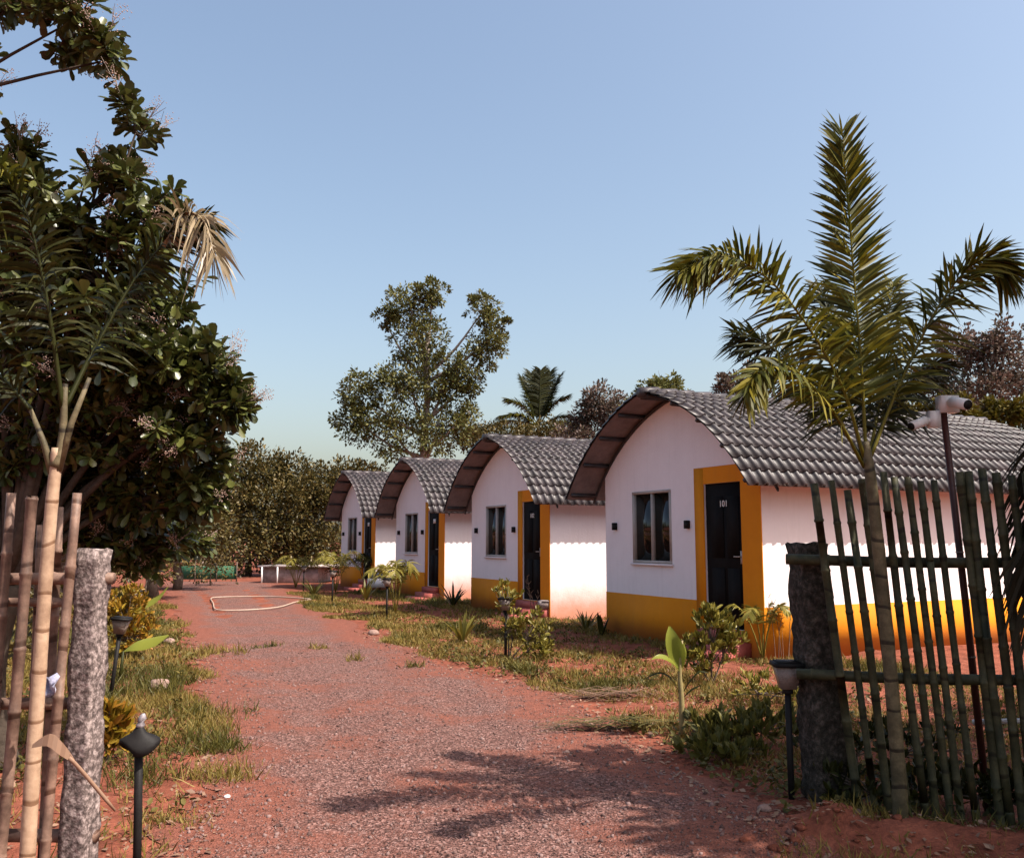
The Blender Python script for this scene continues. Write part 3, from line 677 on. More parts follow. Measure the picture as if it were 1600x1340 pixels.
pf([(1350, 725, 0), (1325, 620, .3), (1305, 520, .5), (1280, 450, .7)], ll=.24, nleaf=60, droop=.3, m=M_palm_dk)

# dry drooping palm at the right edge, and the shade tree beyond it
dp = empty('dry_palm', (3.32, 4.85, 0), 0, 'palm stump hung with dark dry drooping fronds beside the fence end', 'palm tree')
MB().tube([(0, 0, -.1), (.02, 0, 1.2), (0, 0, 2.5)], [.11, .10, .09], 10).build('trunk', M_bark, dp, smooth=True)
for k in range(15):
    a = k / 15 * 2 * math.pi + random.uniform(-.15, .15); r = random.uniform(.36, .56); z = random.uniform(1.95, 2.3)
    e = Vector((math.cos(a), math.sin(a), 0))
    frond([Vector((0, 0, z - .1)), e * r * .55 + Vector((0, 0, z + .05)), e * r * .95 + Vector((0, 0, z - .25)), e * r * 1.05 + Vector((0, 0, z - .75))], .34, 44, M_thatch, dp, plume=False, width=.022, droop=1.0, start=.1, n=14)
st = []
for k in range(16):
    q = Vector(rdir(1)[0]); st.append(((6.4 + q.x * 1.5, 4.5 + q.y * 1.6, 5.1 + q.z * .8), (.95, .95, .75), 1100))
for k in range(12):
    q = Vector(rdir(1)[0]); st.append(((8.2 + q.x * 1.8, 4.6 + q.y * 2.2, 4.2 + q.z * 1.8), (1.1, 1.1, .9), 800))  # extra out-of-view crown clumps, added to darken the fence corner
for k in range(9):
    q = Vector(rdir(1)[0]); st.append(((6.9 + q.x * 1.3, 1.0 + q.y * 1.2, 5.3 + q.z * .8), (1.0, 1.0, .8), 800))  # unseen canopy beside the camera, added only to block sky light
tree('shade_tree', 'unseen broad leafy tree beyond the fence end, crown extended to block sky light', (6.9, 4.2, 0), (6.5, 4.5, 4.8), st, .17, M_leaf_b, trunk_r=.16, per=60)

# ------------------------------------------------------------------ left fence, gatepost, palm
lb = G(118, 1412); lt = P(147, 862, lb.y)
gatepost('granite_gatepost', lb, lt, .12, M_granite, 'pale speckled granite gatepost wrapped with wire beside the bamboo canes', (.22, .84, 1.45), -.15)
lf = empty('bamboo_fence', (-2.5, 4.25, 0), 0, 'fence of tall dry pinkish bamboo canes tied to horizontal rails', 'fence')
off = Vector((2.5, -4.25, 0))
for (xt, yt, xb, d, r) in ((18, 770, -22, 4.2, .030), (50, 778, -2, 4.15, .033), (62, 820, 42, 4.35, .018), (93, 792, 66, 4.3, .027), (121, 770, 70, 4.12, .029), (-40, 780, -70, 4.2, .03), (-90, 780, -130, 4.2, .03)):
    top = P(xt, yt, d); bt = P(xb, 1340, d); k = (-.2 - top.z) / (bt.z - top.z); bt = top + (bt - top) * k
    bamboo([bt + off, bt.lerp(top, .5) + off + Vector((random.uniform(-.012, .012), 0, 0)), top + off], r * .78, .33).build('pale', M_bamboo, lf, smooth=True)
for y, x1, rr in ((903, 178, .03), (941, 110, .022), (1098, 112, .03), (1305, 152, .032)):
    b = P(x1, y, 4.24); a = Vector((-3.6, 4.26, b.z + random.uniform(-.02, .02)))
    bamboo([a + off, a.lerp(b, .5) + off, b + off], rr, .42).build('rail', M_bamboo, lf, smooth=True)
lpb = G(38, 1462); DL = lpb.y
lp = empty('slender_palm', lpb, 0, 'slender palm with pale smooth ringed trunk beside the granite gatepost', 'palm tree'); o = -lpb
pts = smooth_path([p + o for p in (lpb + Vector((0, 0, -.1)), P(45, 1300, DL), P(62, 1040, DL), P(78, 820, DL), P(90, 700, DL))], 44)
mb = MB(); mb.tube(pts, [.033 * (1 - .28 * i / 43) * (1.05 if i % 7 == 0 else 1) for i in range(44)], 12); mb.build('trunk', M_trunk_l, lp, smooth=True)
sheath = MB().tube(smooth_path([P(87, 730, DL) + o, P(97, 690, DL) + o, P(102, 600, DL) + o], 8), [.03, .026, .022, .02, .018, .016, .014, .012], 8)
sheath.tube([P(84, 745, DL) + o, P(68, 690, DL) + o, P(48, 640, DL) + o], [.02, .013, .009], 7).tube([P(90, 735, DL) + o, P(112, 660, DL) + o, P(140, 590, DL) + o], [.02, .013, .009], 7)
sheath.build('crownshaft', M_trunk_r, lp, smooth=True)
def lfr(pixels, **k):
    k['nleaf'] = int(k.get('nleaf', 60) * 1.8); k.setdefault('width', .015)
    return frond([P(x, y, DL + dd) + o for x, y, dd in pixels], k.pop('ll', .26), k.pop('nleaf', 60), k.pop('m', M_palm_dk), lp, **k)
lfr([(100, 640, 0), (150, 540, .1), (215, 430, .2), (275, 365, .25), (325, 345, .25)], ll=.24, nleaf=60, m=M_palm_dk)
lfr([(255, 385, .22), (285, 335, .2), (318, 345, .15), (335, 400, .1)], ll=.23, nleaf=34, m=M_palm_dry, droop=.7, start=.05)
lfr([(98, 640, 0), (75, 480, -.1), (40, 330, -.2), (-10, 270, -.3)], ll=.26, nleaf=64, m=M_palm_dk)
lfr([(30, 320, -.2), (5, 270, -.25), (-20, 270, -.3), (-40, 330, -.3)], ll=.22, nleaf=30, m=M_palm, droop=.8, start=.05)
lfr([(48, 640, 0), (0, 590, .0), (-60, 580, .0)], ll=.24, nleaf=36, m=M_palm_dk)
# dry sheath caught between trunk and post, and the cloth scrap
ds = MB(); pts = [P(50, 1166, 3.62), P(75, 1158, 3.6), P(95, 1172, 3.62), P(115, 1190, 3.66), P(140, 1218, 3.7), P(180, 1266, 3.76)]
q = smooth_path(pts, 16)
for i, p in enumerate(q[:-1]):
    w0 = .03 * math.sin(math.pi * min(1, (i + 1) / 11)) if i < 11 else 0
    w1 = .03 * math.sin(math.pi * min(1, (i + 2) / 11)) if i < 10 else 0
    if w0 + w1 > 0:
        a, b = Vector((0, .3, 1)) * w0, Vector((0, .3, 1)) * w1
        ds.add([p - a * .6, q[i + 1] - b * .6, q[i + 1] + b, p + a], [(0, 1, 2, 3)])
        ds.add([p - a * .6 + Vector((0, .004, 0)), q[i + 1] - b * .6 + Vector((0, .004, 0)), q[i + 1] + b + Vector((0, .004, 0)), p + a + Vector((0, .004, 0))], [(3, 2, 1, 0)])
ds.tube(q[8:], [.008] * 7 + [.005], 6)
tag(ds.build('dry_leaf_stalk', M_dry), 'dry curled leaf with a long pale stalk caught against the granite gatepost', 'dry leaf')
c = P(73, 1070, 4.02); cv = []; cf = []
for i in range(7):
    for j in range(6):
        cv.append((c.x + (i / 6 - .5) * .085 + .006 * math.sin(j * 2.1), c.y + .018 * math.sin(i * 1.7 + j) , c.z + (j / 5 - .5) * .085 + .01 * math.sin(i * 1.3)))
for i in range(6):
    for j in range(5): cf.append((i * 6 + j, (i + 1) * 6 + j, (i + 1) * 6 + j + 1, i * 6 + j + 1))
so = MB().add(cv, cf).build('cloth_scrap', M_cloth, smooth=True); so.modifiers.new('t', 'SOLIDIFY').thickness = .004
tag(so, 'crumpled blue and white checked cloth tucked behind the palm trunk', 'cloth')

# ------------------------------------------------------------------ cashew tree on the left
ct = empty('cashew_tree', (-3.6, 6.6, 0), 0, 'large dark cashew tree with broad rounded leaves and pink blossom, left of the drive', 'tree')
LOB = [(20, 0, 5.6, 75, 60, 120), (110, 35, 5.6, 70, 42, 90), (180, 92, 5.6, 36, 28, 34), (212, 208, 5.7, 36, 32, 36), (160, 262, 5.8, 50, 40, 60), (20, 268, 5.8, 60, 60, 100), (110, 345, 5.9, 110, 60, 200), (215, 330, 5.9, 60, 70, 110),
       (40, 440, 6.0, 110, 110, 240), (170, 450, 6.0, 110, 90, 240), (245, 480, 6.2, 60, 60, 100), (300, 570, 6.3, 55, 55, 100), (350, 625, 6.3, 36, 42, 60), (220, 580, 6.3, 100, 80, 220), (90, 580, 6.4, 130, 90, 240), (270, 680, 6.5, 80, 60, 140), (150, 690, 6.6, 100, 70, 200), (20, 690, 6.6, 90, 80, 160),
       (310, 760, 6.8, 40, 60, 80), (230, 780, 6.8, 70, 60, 120), (100, 790, 6.9, 110, 70, 160), (250, 850, 7.4, 60, 40, 90), (180, 850, 7.4, 70, 45, 100), (20, 820, 7, 80, 90, 130), (-80, 300, 6.2, 120, 300, 200), (-90, 700, 6.8, 120, 250, 200)]
PP, DD, TIPS, TIPD = [], [], [], []
for px, py, d, rx, ry, nro in LOB:
    nro = int(nro * (1.8 if py > 540 else 1.0))
    c = np.array(P(px, py, d)); k = d / F_PX; r = np.array([rx * k, max(.35, rx * k * 1.2), ry * k])
    nb = max(4, nro // 9); bd = rdir(nb); bd[:, 2] += .15; bl = .75 + .5 * RNG.random(nb); nro = int(nro * .62)
    bi = RNG.integers(0, nb, nro); tb = (.25 + .8 * RNG.random(nro) ** .6)[:, None]
    s = bd[bi] * bl[bi][:, None] * tb + RNG.normal(size=(nro, 3)) * .13; tips = c + s * r
    ax = s * .8 + rdir(nro) * .6 + np.array([0, -.1, .25]); ax /= np.linalg.norm(ax, axis=1, keepdims=True)
    TIPS.append(tips); TIPD.append(ax)
    for q in range(nro):
        m = RNG.integers(6, 10); a = ax[q]; u = np.cross(a, [.3, .2, .9]); u /= np.linalg.norm(u); vv = np.cross(a, u)
        th = np.arange(m) * 2.4 + RNG.random(); el = .15 + .75 * np.arange(m) / m
        dd = np.cos(th)[:, None] * u + np.sin(th)[:, None] * vv; dirs = dd * np.cos(el)[:, None] + a * np.sin(el)[:, None] + RNG.normal(size=(m, 3)) * .12
        PP.append(tips[q] - a * (.05 - .05 * np.arange(m)[:, None] / m)); DD.append(dirs)
PP = np.vstack(PP); DD = np.vstack(DD); TIPS = np.vstack(TIPS); TIPD = np.vstack(TIPD); n = len(PP)
U = -np.repeat(np.array([[0, 0, -1.0]]), n, 0) + RNG.normal(size=(n, 3)) * .35
cw = link('crown', np_mesh('crown', *inst(OBO_V, OBO_F, frames(DD, U), PP, np.stack([.105 * (.55 + .5 * RNG.random(n)), .13 * (.55 + .6 * RNG.random(n)), .13 * np.ones(n)], 1)), smooth=True), M_cashew, ct); cw.location = (3.6, -6.6, 0)
mb = MB(); base = Vector((-3.6, 6.6, -.1)); fork = Vector((-3.55, 6.4, 1.3))
mb.tube(smooth_path([base, Vector((-3.7, 6.5, .6)), fork], 8), [.15, .13, .12, .11, .11, .10, .10, .10], 10)
for px, py, d, rx, ry, nro in LOB:
    c = P(px, py, d); via = [P(-140, 420, 6.2), P(-110, 180, 5.8)] if py < 150 else [fork.lerp(c, .5) + Vector((-.1, .1, .15))]
    mb.tube(smooth_path([fork] + via + [c], 9), [.04 * (1 - .85 * i / 8) for i in range(9)], 7)
    tips = [Vector(t) for t in TIPS if (Vector(t) - c).length < rx * d / F_PX * 1.1]
    for e in tips[::3]: mb.tube([c, c.lerp(e, .5) + Vector((0, 0, -.03)), e], [.012, .008, .004], 4, False)
t = mb.build('trunk', mat('dark_cashew_bark', (0.035, 0.026, 0.02), (0.085, 0.064, 0.05), .9, 6, .6, 25, .15), ct, smooth=True); t.location = (3.6, -6.6, 0)
sel = RNG.choice(len(TIPS), 300, replace=False); bp_, bd_ = [], []; bs = MB()
for q in sel:
    a = TIPD[q] + np.array([0, 0, .3]); m = 70; h = RNG.random(m)
    for z in range(5):
        e = TIPS[q] + a * (.10 + .09 * RNG.random()) + RNG.normal(size=3) * .035; bs.tube([TIPS[q], TIPS[q] + a * .07, e], [.003, .0025, .0015], 3, False)
    bp_.append(TIPS[q] + a * (.06 + .13 * h[:, None]) + RNG.normal(size=(m, 3)) * (.016 + .022 * (1 - h[:, None]))); bd_.append(rdir(m))
bp_ = np.vstack(bp_); bd_ = np.vstack(bd_); n = len(bp_)
fl = link('blossom', np_mesh('blossom', *inst(OCT, OCF, frames(bd_, rdir(n)), bp_, .0025 + .0035 * RNG.random(n))), M_blossom, ct); fl.location = (3.6, -6.6, 0)
st_ = bs.build('blossom_stalks', M_palebark, ct); st_.location = (3.6, -6.6, 0)

# ------------------------------------------------------------------ trees behind
tree('tall_tree', 'tall airy tree with a split crown rising behind the far cottages', G(660, 895), P(668, 520, 45), [(c_, r_, int(n_ * 1.35)) for c_, r_, n_ in (cl(640, 480, 45, 42, 38, 1700), cl(600, 500, 45, 22, 18, 500), cl(675, 460, 45, 30, 24, 800), cl(660, 535, 45, 48, 40, 1900), cl(755, 485, 45, 28, 30, 900), cl(765, 540, 45, 34, 45, 1400), cl(735, 580, 45, 34, 40, 1000), cl(700, 590, 45, 45, 45, 1600), cl(640, 600, 45, 60, 45, 2200), cl(565, 610, 45, 42, 32, 1400), cl(555, 655, 45, 36, 38, 1200), cl(610, 670, 45, 60, 50, 2200), cl(685, 665, 45, 55, 50, 2000), cl(730, 640, 45, 22, 50, 700), cl(790, 500, 45, 8, 10, 120))], .19, M_leaf_a, per=30, sub=.22, trunk_r=.28, bark=M_palebark)
BT = [('dense dark rounded tree at the bend of the drive', [(395, 740, 42, 50, 45, 2400), (360, 790, 41, 50, 60, 2400), (420, 800, 41, 55, 55, 2400), (400, 860, 41, 70, 35, 1800)], 390, M_leaf_b),
      ('bushy brown-green tree with two humps between the bend and the last cottage', [(450, 745, 43, 40, 36, 1600), (480, 790, 42, 55, 50, 2600), (520, 760, 43, 50, 40, 2000), (560, 745, 44, 45, 25, 1400), (500, 850, 42, 60, 40, 2000), (450, 870, 42, 40, 30, 900)], 480, M_leaf_b),
      ('dark leafy tree standing behind the cashew tree', [(300, 760, 30, 60, 70, 2200), (250, 800, 30, 60, 60, 1800), (330, 830, 30, 50, 50, 1600), (180, 820, 30, 70, 70, 1800)], 280, M_leaf_b),
      ('dark bushy tree at the far left behind the bamboo canes', [(80, 800, 28, 90, 90, 2200), (-20, 800, 28, 90, 120, 1800), (120, 870, 28, 80, 40, 1200)], 60, M_leaf_b),
      ('leafy tree on the left verge behind the cashew crown', [(90, 700, 17, 120, 110, 1600), (40, 790, 17, 120, 90, 1300), (160, 790, 17, 90, 70, 1000)], 90, M_leaf_b),
      ('round tree deeper along the left side of the drive', [(60, 720, 22, 110, 90, 1500), (160, 760, 22, 90, 80, 1300), (120, 830, 22, 110, 50, 1000)], 110, M_leaf_b),
      ('dark tree between the cashew tree and the bend', [(240, 740, 25, 80, 70, 1400), (280, 800, 25, 70, 60, 1200), (200, 820, 25, 80, 50, 900)], 245, M_leaf_b),
      ('low round tree beside the coconut palm', [(760, 690, 48, 40, 35, 1200), (730, 680, 48, 30, 25, 700), (890, 690, 46, 50, 40, 1500), (830, 688, 47, 55, 30, 1500), (780, 690, 47, 45, 30, 1000), (865, 694, 46, 50, 28, 1200)], 800, M_leaf_b),
      ('pink-tinged tree behind the second cottage', [(940, 630, 34, 34, 30, 1300), (915, 655, 34, 28, 28, 900), (965, 655, 34, 40, 36, 1200), (900, 690, 34, 40, 30, 900)], 945, M_leaf_c),
      ('dark broad-leaved tree peeping over the ridge with the yellow-sided cottage', [(1035, 605, 30, 36, 18, 1000), (1010, 640, 30, 40, 30, 900), (1060, 640, 30, 40, 30, 900)], 1030, M_leaf_a),
      ('small tree peeping over the roof behind the foxtail palm', [(1140, 605, 31, 26, 22, 700), (1180, 600, 31, 36, 36, 1000), (1240, 640, 31, 60, 30, 1200)], 1160, M_leaf_c),
      ('sparse pinkish tree with bare twigs high above the yellow hedge', [(1500, 545, 27, 46, 36, 1100), (1560, 540, 27, 46, 40, 1100), (1470, 600, 27, 46, 34, 900), (1540, 610, 27, 60, 40, 1300), (1610, 590, 27, 60, 60, 1300)], 1530, M_leaf_c)]
for lab, cs, bx_, m_ in BT:
    d = cs[0][2]; b = P(bx_, 845, d); b.z = 0; top = P(bx_, cs[0][1] + 25, d)
    tree('leafy_tree', lab, b, top, [(c_, r_, int(n_ * 1.7)) for c_, r_, n_ in (cl(*c) for c in cs)], .18 if d > 35 else .14, m_, group='trees behind the cottages', per=36, sub=.27, trunk_r=.16)
hd = [cl(x, 645 + 8 * math.sin(x), 24, 32, 26, 750) for x in range(1390, 1660, 36)] + [cl(x, 690, 24, 34, 30, 500) for x in range(1390, 1660, 50)]
tree('yellow_green_tree', 'low spreading yellow-green tree just behind the long tiled roof', P(1500, 845, 24) - Vector((0, 0, 1.6)), P(1500, 690, 24), hd, .16, M_leaf_d, trunk_r=.12, tmpl='dia')
# the far wood that closes the view
wc = []
for x in np.arange(-60, 60, 4.5):
    y = 62 + 5 * math.sin(x); h = 3.2 + 1.2 * math.sin(x * 1.7)
    wc.append(((x, y, h * .5), (3.2, 2.6, h * .5 + .4), 700))
wd = leaf_object('far_wood', wc, 40, .4, .5, M_leaf_b, None)
tag(wd, 'distant dark wood closing the view behind the cottages', 'wood', kind='stuff')
# understorey on the left behind the canes
for k, (px, py, d, rx, ry, n_) in enumerate([(230, 880, 22, 50, 24, 900), (330, 880, 33, 60, 20, 900), (60, 930, 9, 70, 60, 700), (-20, 1000, 8, 60, 80, 600), (500, 885, 36, 30, 16, 500)]):
    c = P(px, py, d); b = Vector((c.x, c.y, 0)); k_ = d / F_PX
    labs = ['dark shrub under the trees at the bend', 'low dark shrub beside the green net', 'leafy dark shrub behind the left bamboo canes', 'leafy shrub low behind the outermost canes', 'low dark shrub in front of the concrete tank']
    tree('shrub', labs[k], b, b + Vector((0, 0, max(.3, c.z))), [((c.x, c.y, max(c.z, ry * k_ * .9)), (rx * k_, rx * k_, ry * k_), n_)], .12 if d > 12 else .08, M_leaf_b, 'shrub', per=40, trunk_r=.03)
# coconut palm
kb = P(842, 845, 52); kb.z = 0; kt = P(842, 665, 52)
kp = empty('coconut_palm', kb, 0, 'coconut palm with feathery crown above the roofs', 'palm tree'); o = -kb
MB().tube([Vector((0, 0, -.1)), (kt + o) * .5 + Vector((.15, 0, 0)), kt + o], [.2, .16, .13], 9).build('trunk', M_palebark, kp, smooth=True)
for k, (x, y, dd, m_) in enumerate([(845, 578, 0, 0), (815, 590, .5, 0), (875, 588, .4, 0), (795, 625, 0, 1), (885, 620, 0, 0), (785, 650, -.5, 1), (905, 655, .3, 0), (830, 582, 1, 0), (860, 580, 1, 0), (810, 680, -1, 1), (920, 672, -.6, 1), (760, 668, .4, 1)]):
    e = P(x, y, 52 + dd); s = kt + Vector((0, 0, .05)); md = s.lerp(e, .55) + Vector((0, 0, .30 if y > 600 else .1))
    frond([s + o, md + o, e + o], 1.15, 150, M_palm_dk if not m_ else M_palm, kp, plume=False, width=.05, droop=.35, rach=.035, start=.12, n=14)

# ------------------------------------------------------------------ solar lamps
def solar_lamp(px, py_base, label, h=.83, sc=1.0):
    b = G(px, py_base); b.z = float(ground_z(b.x, b.y))
    r = empty('solar_lamp', b, random.uniform(-.2, .2), label, 'lamp', 'solar garden lamps along the drive')
    MB().tube([(0, 0, -.1), (0, 0, h - .2)], .02 * sc, 10).frustum(0, 0, h - .2, h - .17, .035, .035, 10).build('post', M_plastic, r, smooth=False)
    MB().frustum(0, 0, h - .17, h - .03, .055 * 1.2, .088 * 1.25).build('lantern', M_lens, r)
    MB().frustum(0, 0, h - .03, h - .005, .13, .125).frustum(0, 0, h - .005, h + .003, .10, .10).build('cap', M_plastic, r)
    return r
solar_lamp(1237, 1248, 'solar garden lamp beside the dark granite gatepost', .84)
solar_lamp(172, 1092, 'solar garden lamp tilted beside the orange croton bush, left of the drive', .83).rotation_euler = (0, R_(5), .2)
solar_lamp(210, 1003, 'solar garden lamp standing behind the orange croton bush')
solar_lamp(790, 1034, 'solar garden lamp hidden in the round topped shrub')
solar_lamp(604, 966, 'solar garden lamp beside the small yellowish palm, facing the third cottage')
solar_lamp(519, 940, 'solar garden lamp at the grass edge near the hose')
solar_lamp(474, 925, 'solar garden lamp near the concrete tank')
b = G(214, 1392); bl = empty('broken_lamp', b, 0, 'broken black garden lamp with a floppy cap and a torn plastic tip', 'lamp')
tpz = (P(217, 1160, b.y) - b)
MB().tube([(0, 0, -.1), tpz * .5, tpz], .019, 12).tube([tpz - Vector((0, 0, .06)), tpz], .024, 12).build('post', M_plastic, bl, smooth=True)
cv = []; cf = []; nr, na = 6, 20
for i in range(nr):
    for k in range(na):
        a = k / na * 2 * math.pi; r = [.012, .022, .03, .05, .066, .070][i]; z = [.075, .06, .045, .025, .008, -.012][i]
        if i >= 3: z += .030 * math.sin(2 * a + .6) * (i - 2) / 3 - .012 * (i - 2) / 3; r *= 1.12 + .22 * math.cos(2 * a) + .08 * math.sin(3 * a)
        cv.append(tpz + Vector((r * math.cos(a), r * math.sin(a) * .8, z)))
for i in range(nr - 1):
    for k in range(na): cf.append((i * na + k, i * na + (k + 1) % na, (i + 1) * na + (k + 1) % na, (i + 1) * na + k))
cf.append(tuple(range(na - 1, -1, -1)))
co = MB().add(cv, cf).build('cap', M_plastic, bl, smooth=True); co.modifiers.new('t', 'SOLIDIFY').thickness = .004
tv_ = []; tf_ = []
for i in range(6):
    for k in range(8):
        a = k / 8 * 2 * math.pi; r = [.016, .02, .013, .02, .015, .006][i] * random.uniform(.8, 1.2)
        tv_.append(tpz + Vector((r * math.cos(a) + .003 * i, r * math.sin(a), .07 + .013 * i)))
for i in range(5):
    for k in range(8): tf_.append((i * 8 + k, i * 8 + (k + 1) % 8, (i + 1) * 8 + (k + 1) % 8, (i + 1) * 8 + k))
MB().add(tv_, tf_).build('torn_tip', mat('grey_torn_plastic', (.10, .09, .10), (.34, .30, .32), .3, 50, .2, 60), bl)

# ------------------------------------------------------------------ garden plants
def gz(p): return Vector((p.x, p.y, float(ground_z(p.x, p.y))))
def bush(label, px, py, h, wdt, n, matl, leafs, stems=5, tmpl='leaf', lobes=None, cat='shrub', upright=.6, name='shrub'):
    b = gz(G(px, py)); r = empty(name, b, 0, label, cat); mb = MB(); Pp = []; Dd = []
    lobes = lobes or [(0, 0, .62, .5, .42)]
    for (lx, ly, lz, lw, lh) in lobes:
        c = np.array([lx * wdt, ly * wdt, lz * h]); rr_ = np.array([lw * wdt, lw * wdt, lh * h]); k = max(6, n // (9 * len(lobes)))
        s = rdir(k) * (RNG.random((k, 1)) ** .4); tips = c + s * rr_
        for t_ in tips:
            if t_[2] < .04: t_[2] = .04
            m = 9; a = s.mean(0) * 0 + (t_ - c) / rr_ * .5 + np.array([0, 0, upright]) + RNG.normal(size=3) * .15
            Pp.append(np.repeat(t_[None], m, 0) + RNG.normal(size=(m, 3)) * .012); Dd.append(a[None] + RNG.normal(size=(m, 3)) * .45)
        for t_ in tips[::4]: mb.tube([(0, 0, -.03), tuple(c * .6), tuple(t_)], [.012, .007, .003], 5, False)
    Pp = np.vstack(Pp); Dd = np.vstack(Dd); m = len(Pp)
    mb.build('stem', M_bark, r)
    v, f = {'leaf': (LEAF_V, LEAF_F), 'dia': (DIA_V, DIA_F)}[tmpl]
    V = np.array(v) * np.array([.62, 1, 1])
    link('foliage', np_mesh('foliage', *inst(V, f, frames(Dd, rdir(m) + np.array([0, -.3, .6])), Pp, leafs * (.7 + .6 * RNG.random(m)))), matl, r)
    return r
bush('bushy yellow-green croton in front of the black door of cottage 101', 1112, 1072, .80, .50, 1300, M_croton, .085, lobes=[(0, 0, .45, .62, .35), (.05, 0, .85, .36, .2), (.45, 0, .6, .3, .25), (-.4, 0, .4, .35, .25)], upright=1.1)
bush('shrub with a rounded clipped top around a solar lamp', 795, 1034, 1.02, .42, 1300, M_croton, .07, lobes=[(-.05, 0, .80, .50, .22), (.2, 0, .45, .45, .2), (.85, -.1, .4, .5, .28), (.9, 0, .15, .5, .12)], upright=.7)
bush('orange and yellow croton bush left of the drive', 196, 1030, .95, .55, 1500, M_croton_o, .09, lobes=[(0, 0, .75, .55, .28), (.1, 0, .4, .6, .3)], upright=.7)
bush('yellow leafed plant at the foot of the pale granite gatepost', 168, 1190, .42, .24, 420, M_croton_o, .10, lobes=[(0, 0, .6, .5, .4)], upright=.8)
bush('low leafy weeds at the foot of the banana sapling', 1185, 1105, .34, .65, 600, M_croton, .06, lobes=[(0, 0, .5, .6, .4), (.5, .1, .5, .5, .4)], upright=.7)
bush('dark weeds in the shade of the fence', 1190, 1165, .27, .62, 700, M_grass_g, .09, lobes=[(0, 0, .5, .6, .4), (-.5, .1, .4, .5, .3)], upright=.9)
bush('dark weeds between the gatepost and the lamp', 1130, 1190, .15, .5, 350, M_grass_g, .09, lobes=[(0, 0, .5, .6, .4)], upright=.9)
def straps(name, label, px, py, n, L, wdt, matl, spread=.8, cat='plant', rise=1.0, group=None):
    """rosette of arching strap leaves"""
    b = gz(G(px, py)); mb = MB()
    for k in range(n):
        a = random.uniform(0, 2 * math.pi); sp = spread * random.uniform(.3, 1.1); l = L * random.uniform(.6, 1.1); e = Vector((math.cos(a), math.sin(a), 0)); s = Vector((-e.y, e.x, 0))
        v = []
        for t, w_ in ((0, .6), (.35, 1), (.7, .8), (1, .05)):
            c = e * l * sp * t + Vector((0, 0, l * rise * (t - .55 * sp * t * t))) - Vector((0, 0, .02)); v += [c - s * wdt * w_ * .5, c + s * wdt * w_ * .5]
        mb.add(v, [(0, 1, 3, 2), (2, 3, 5, 4), (4, 5, 7, 6)])
    r = empty(name, b, 0, label, cat, group); mb.build('leaves', matl, r); return r
straps('spiky_plant', 'spiky leaved plant on the grass, between two solar lamps', 722, 1008, 26, .62, .05, M_croton, .7)
straps('agave', 'dark spiky agave at the stained wall of the third cottage', 708, 948, 22, .75, .06, M_palm_dk, .8)
straps('spiky_plant', 'dark strap leaved plant in the shade between the first and second cottages', 915, 985, 30, .55, .035, M_grass_g, 1.0)
straps('spiky_plant', 'pale strap leaved plant in front of the small parked car', 572, 938, 18, .7, .06, M_croton, .8)
straps('spiky_plant', 'low strap leaved clump near the hose end', 490, 930, 20, .7, .06, M_grass_g, .9)
straps('spiky_plant', 'upright leaf clump at the left corner of cottage 101', 940, 992, 5, .55, .09, M_palm_dk, .35)
def young_palm(label, px, py, h, matl, n=9):
    b = gz(G(px, py)); r = empty('young_palm', b, 0, label, 'palm tree')
    for k in range(n):
        a = k / n * 2 * math.pi + random.uniform(-.3, .3); sp = random.uniform(.25, .6) * h; e = Vector((math.cos(a), math.sin(a), 0)); z = h * random.uniform(.7, 1.05)
        frond([Vector((0, 0, 0)), e * sp * .35 + Vector((0, 0, z * .65)), e * sp * .8 + Vector((0, 0, z)), e * sp * 1.25 + Vector((0, 0, z * .88))], .26 * h, 22, matl, r, plume=False, width=.028, droop=.5, rach=.012, start=.35, n=10)
    return r
young_palm('small yellowish palm beside a lamp in front of the third cottage', 618, 962, 1.15, M_croton)
young_palm('small yellow-tipped palm in front of the farthest cottage', 524, 926, 1.25, M_croton)
young_palm('small dark palm by the steps of the farthest cottage', 572, 922, 1.15, M_palm_dk)
young_palm('small palm in front of the concrete tank', 462, 918, 1.2, M_croton)
young_palm('reddish young palm at the bend of the drive', 322, 905, 1.1, M_leaf_c)
young_palm('fine-leaved young palm against the yellow side plinth', 1192, 1032, .75, M_croton, 6)
# dry weed stalks
def weeds(label, px, py, n, h):
    b = gz(G(px, py)); mb = MB()
    for k in range(n):
        dx, dy = random.uniform(-.12, .12), random.uniform(-.1, .1); hh = h * random.uniform(.6, 1.05); lx = random.uniform(-.22, .22)
        pts = smooth_path([(dx, dy, -.02), (dx + lx * .3, dy, hh * .6), (dx + lx, dy, hh)], 6); mb.tube(pts, [.006, .005, .004, .004, .003, .002], 4, False)
        for q in range(5):
            p = pts[3 + q % 3]; e = p + Vector((random.uniform(-.06, .06), random.uniform(-.04, .04), random.uniform(.02, .09))); mb.tube([p, e], [.006, .002], 4, False)
    return tag(mb.build('dry_weed', M_dry, None, b), label, 'weed')
weeds('tall dry weed stalks against the yellow plinth of cottage 101', 1222, 1030, 6, .85)
weeds('tall dry stalks beside the door of the second cottage', 840, 985, 4, 1.05)
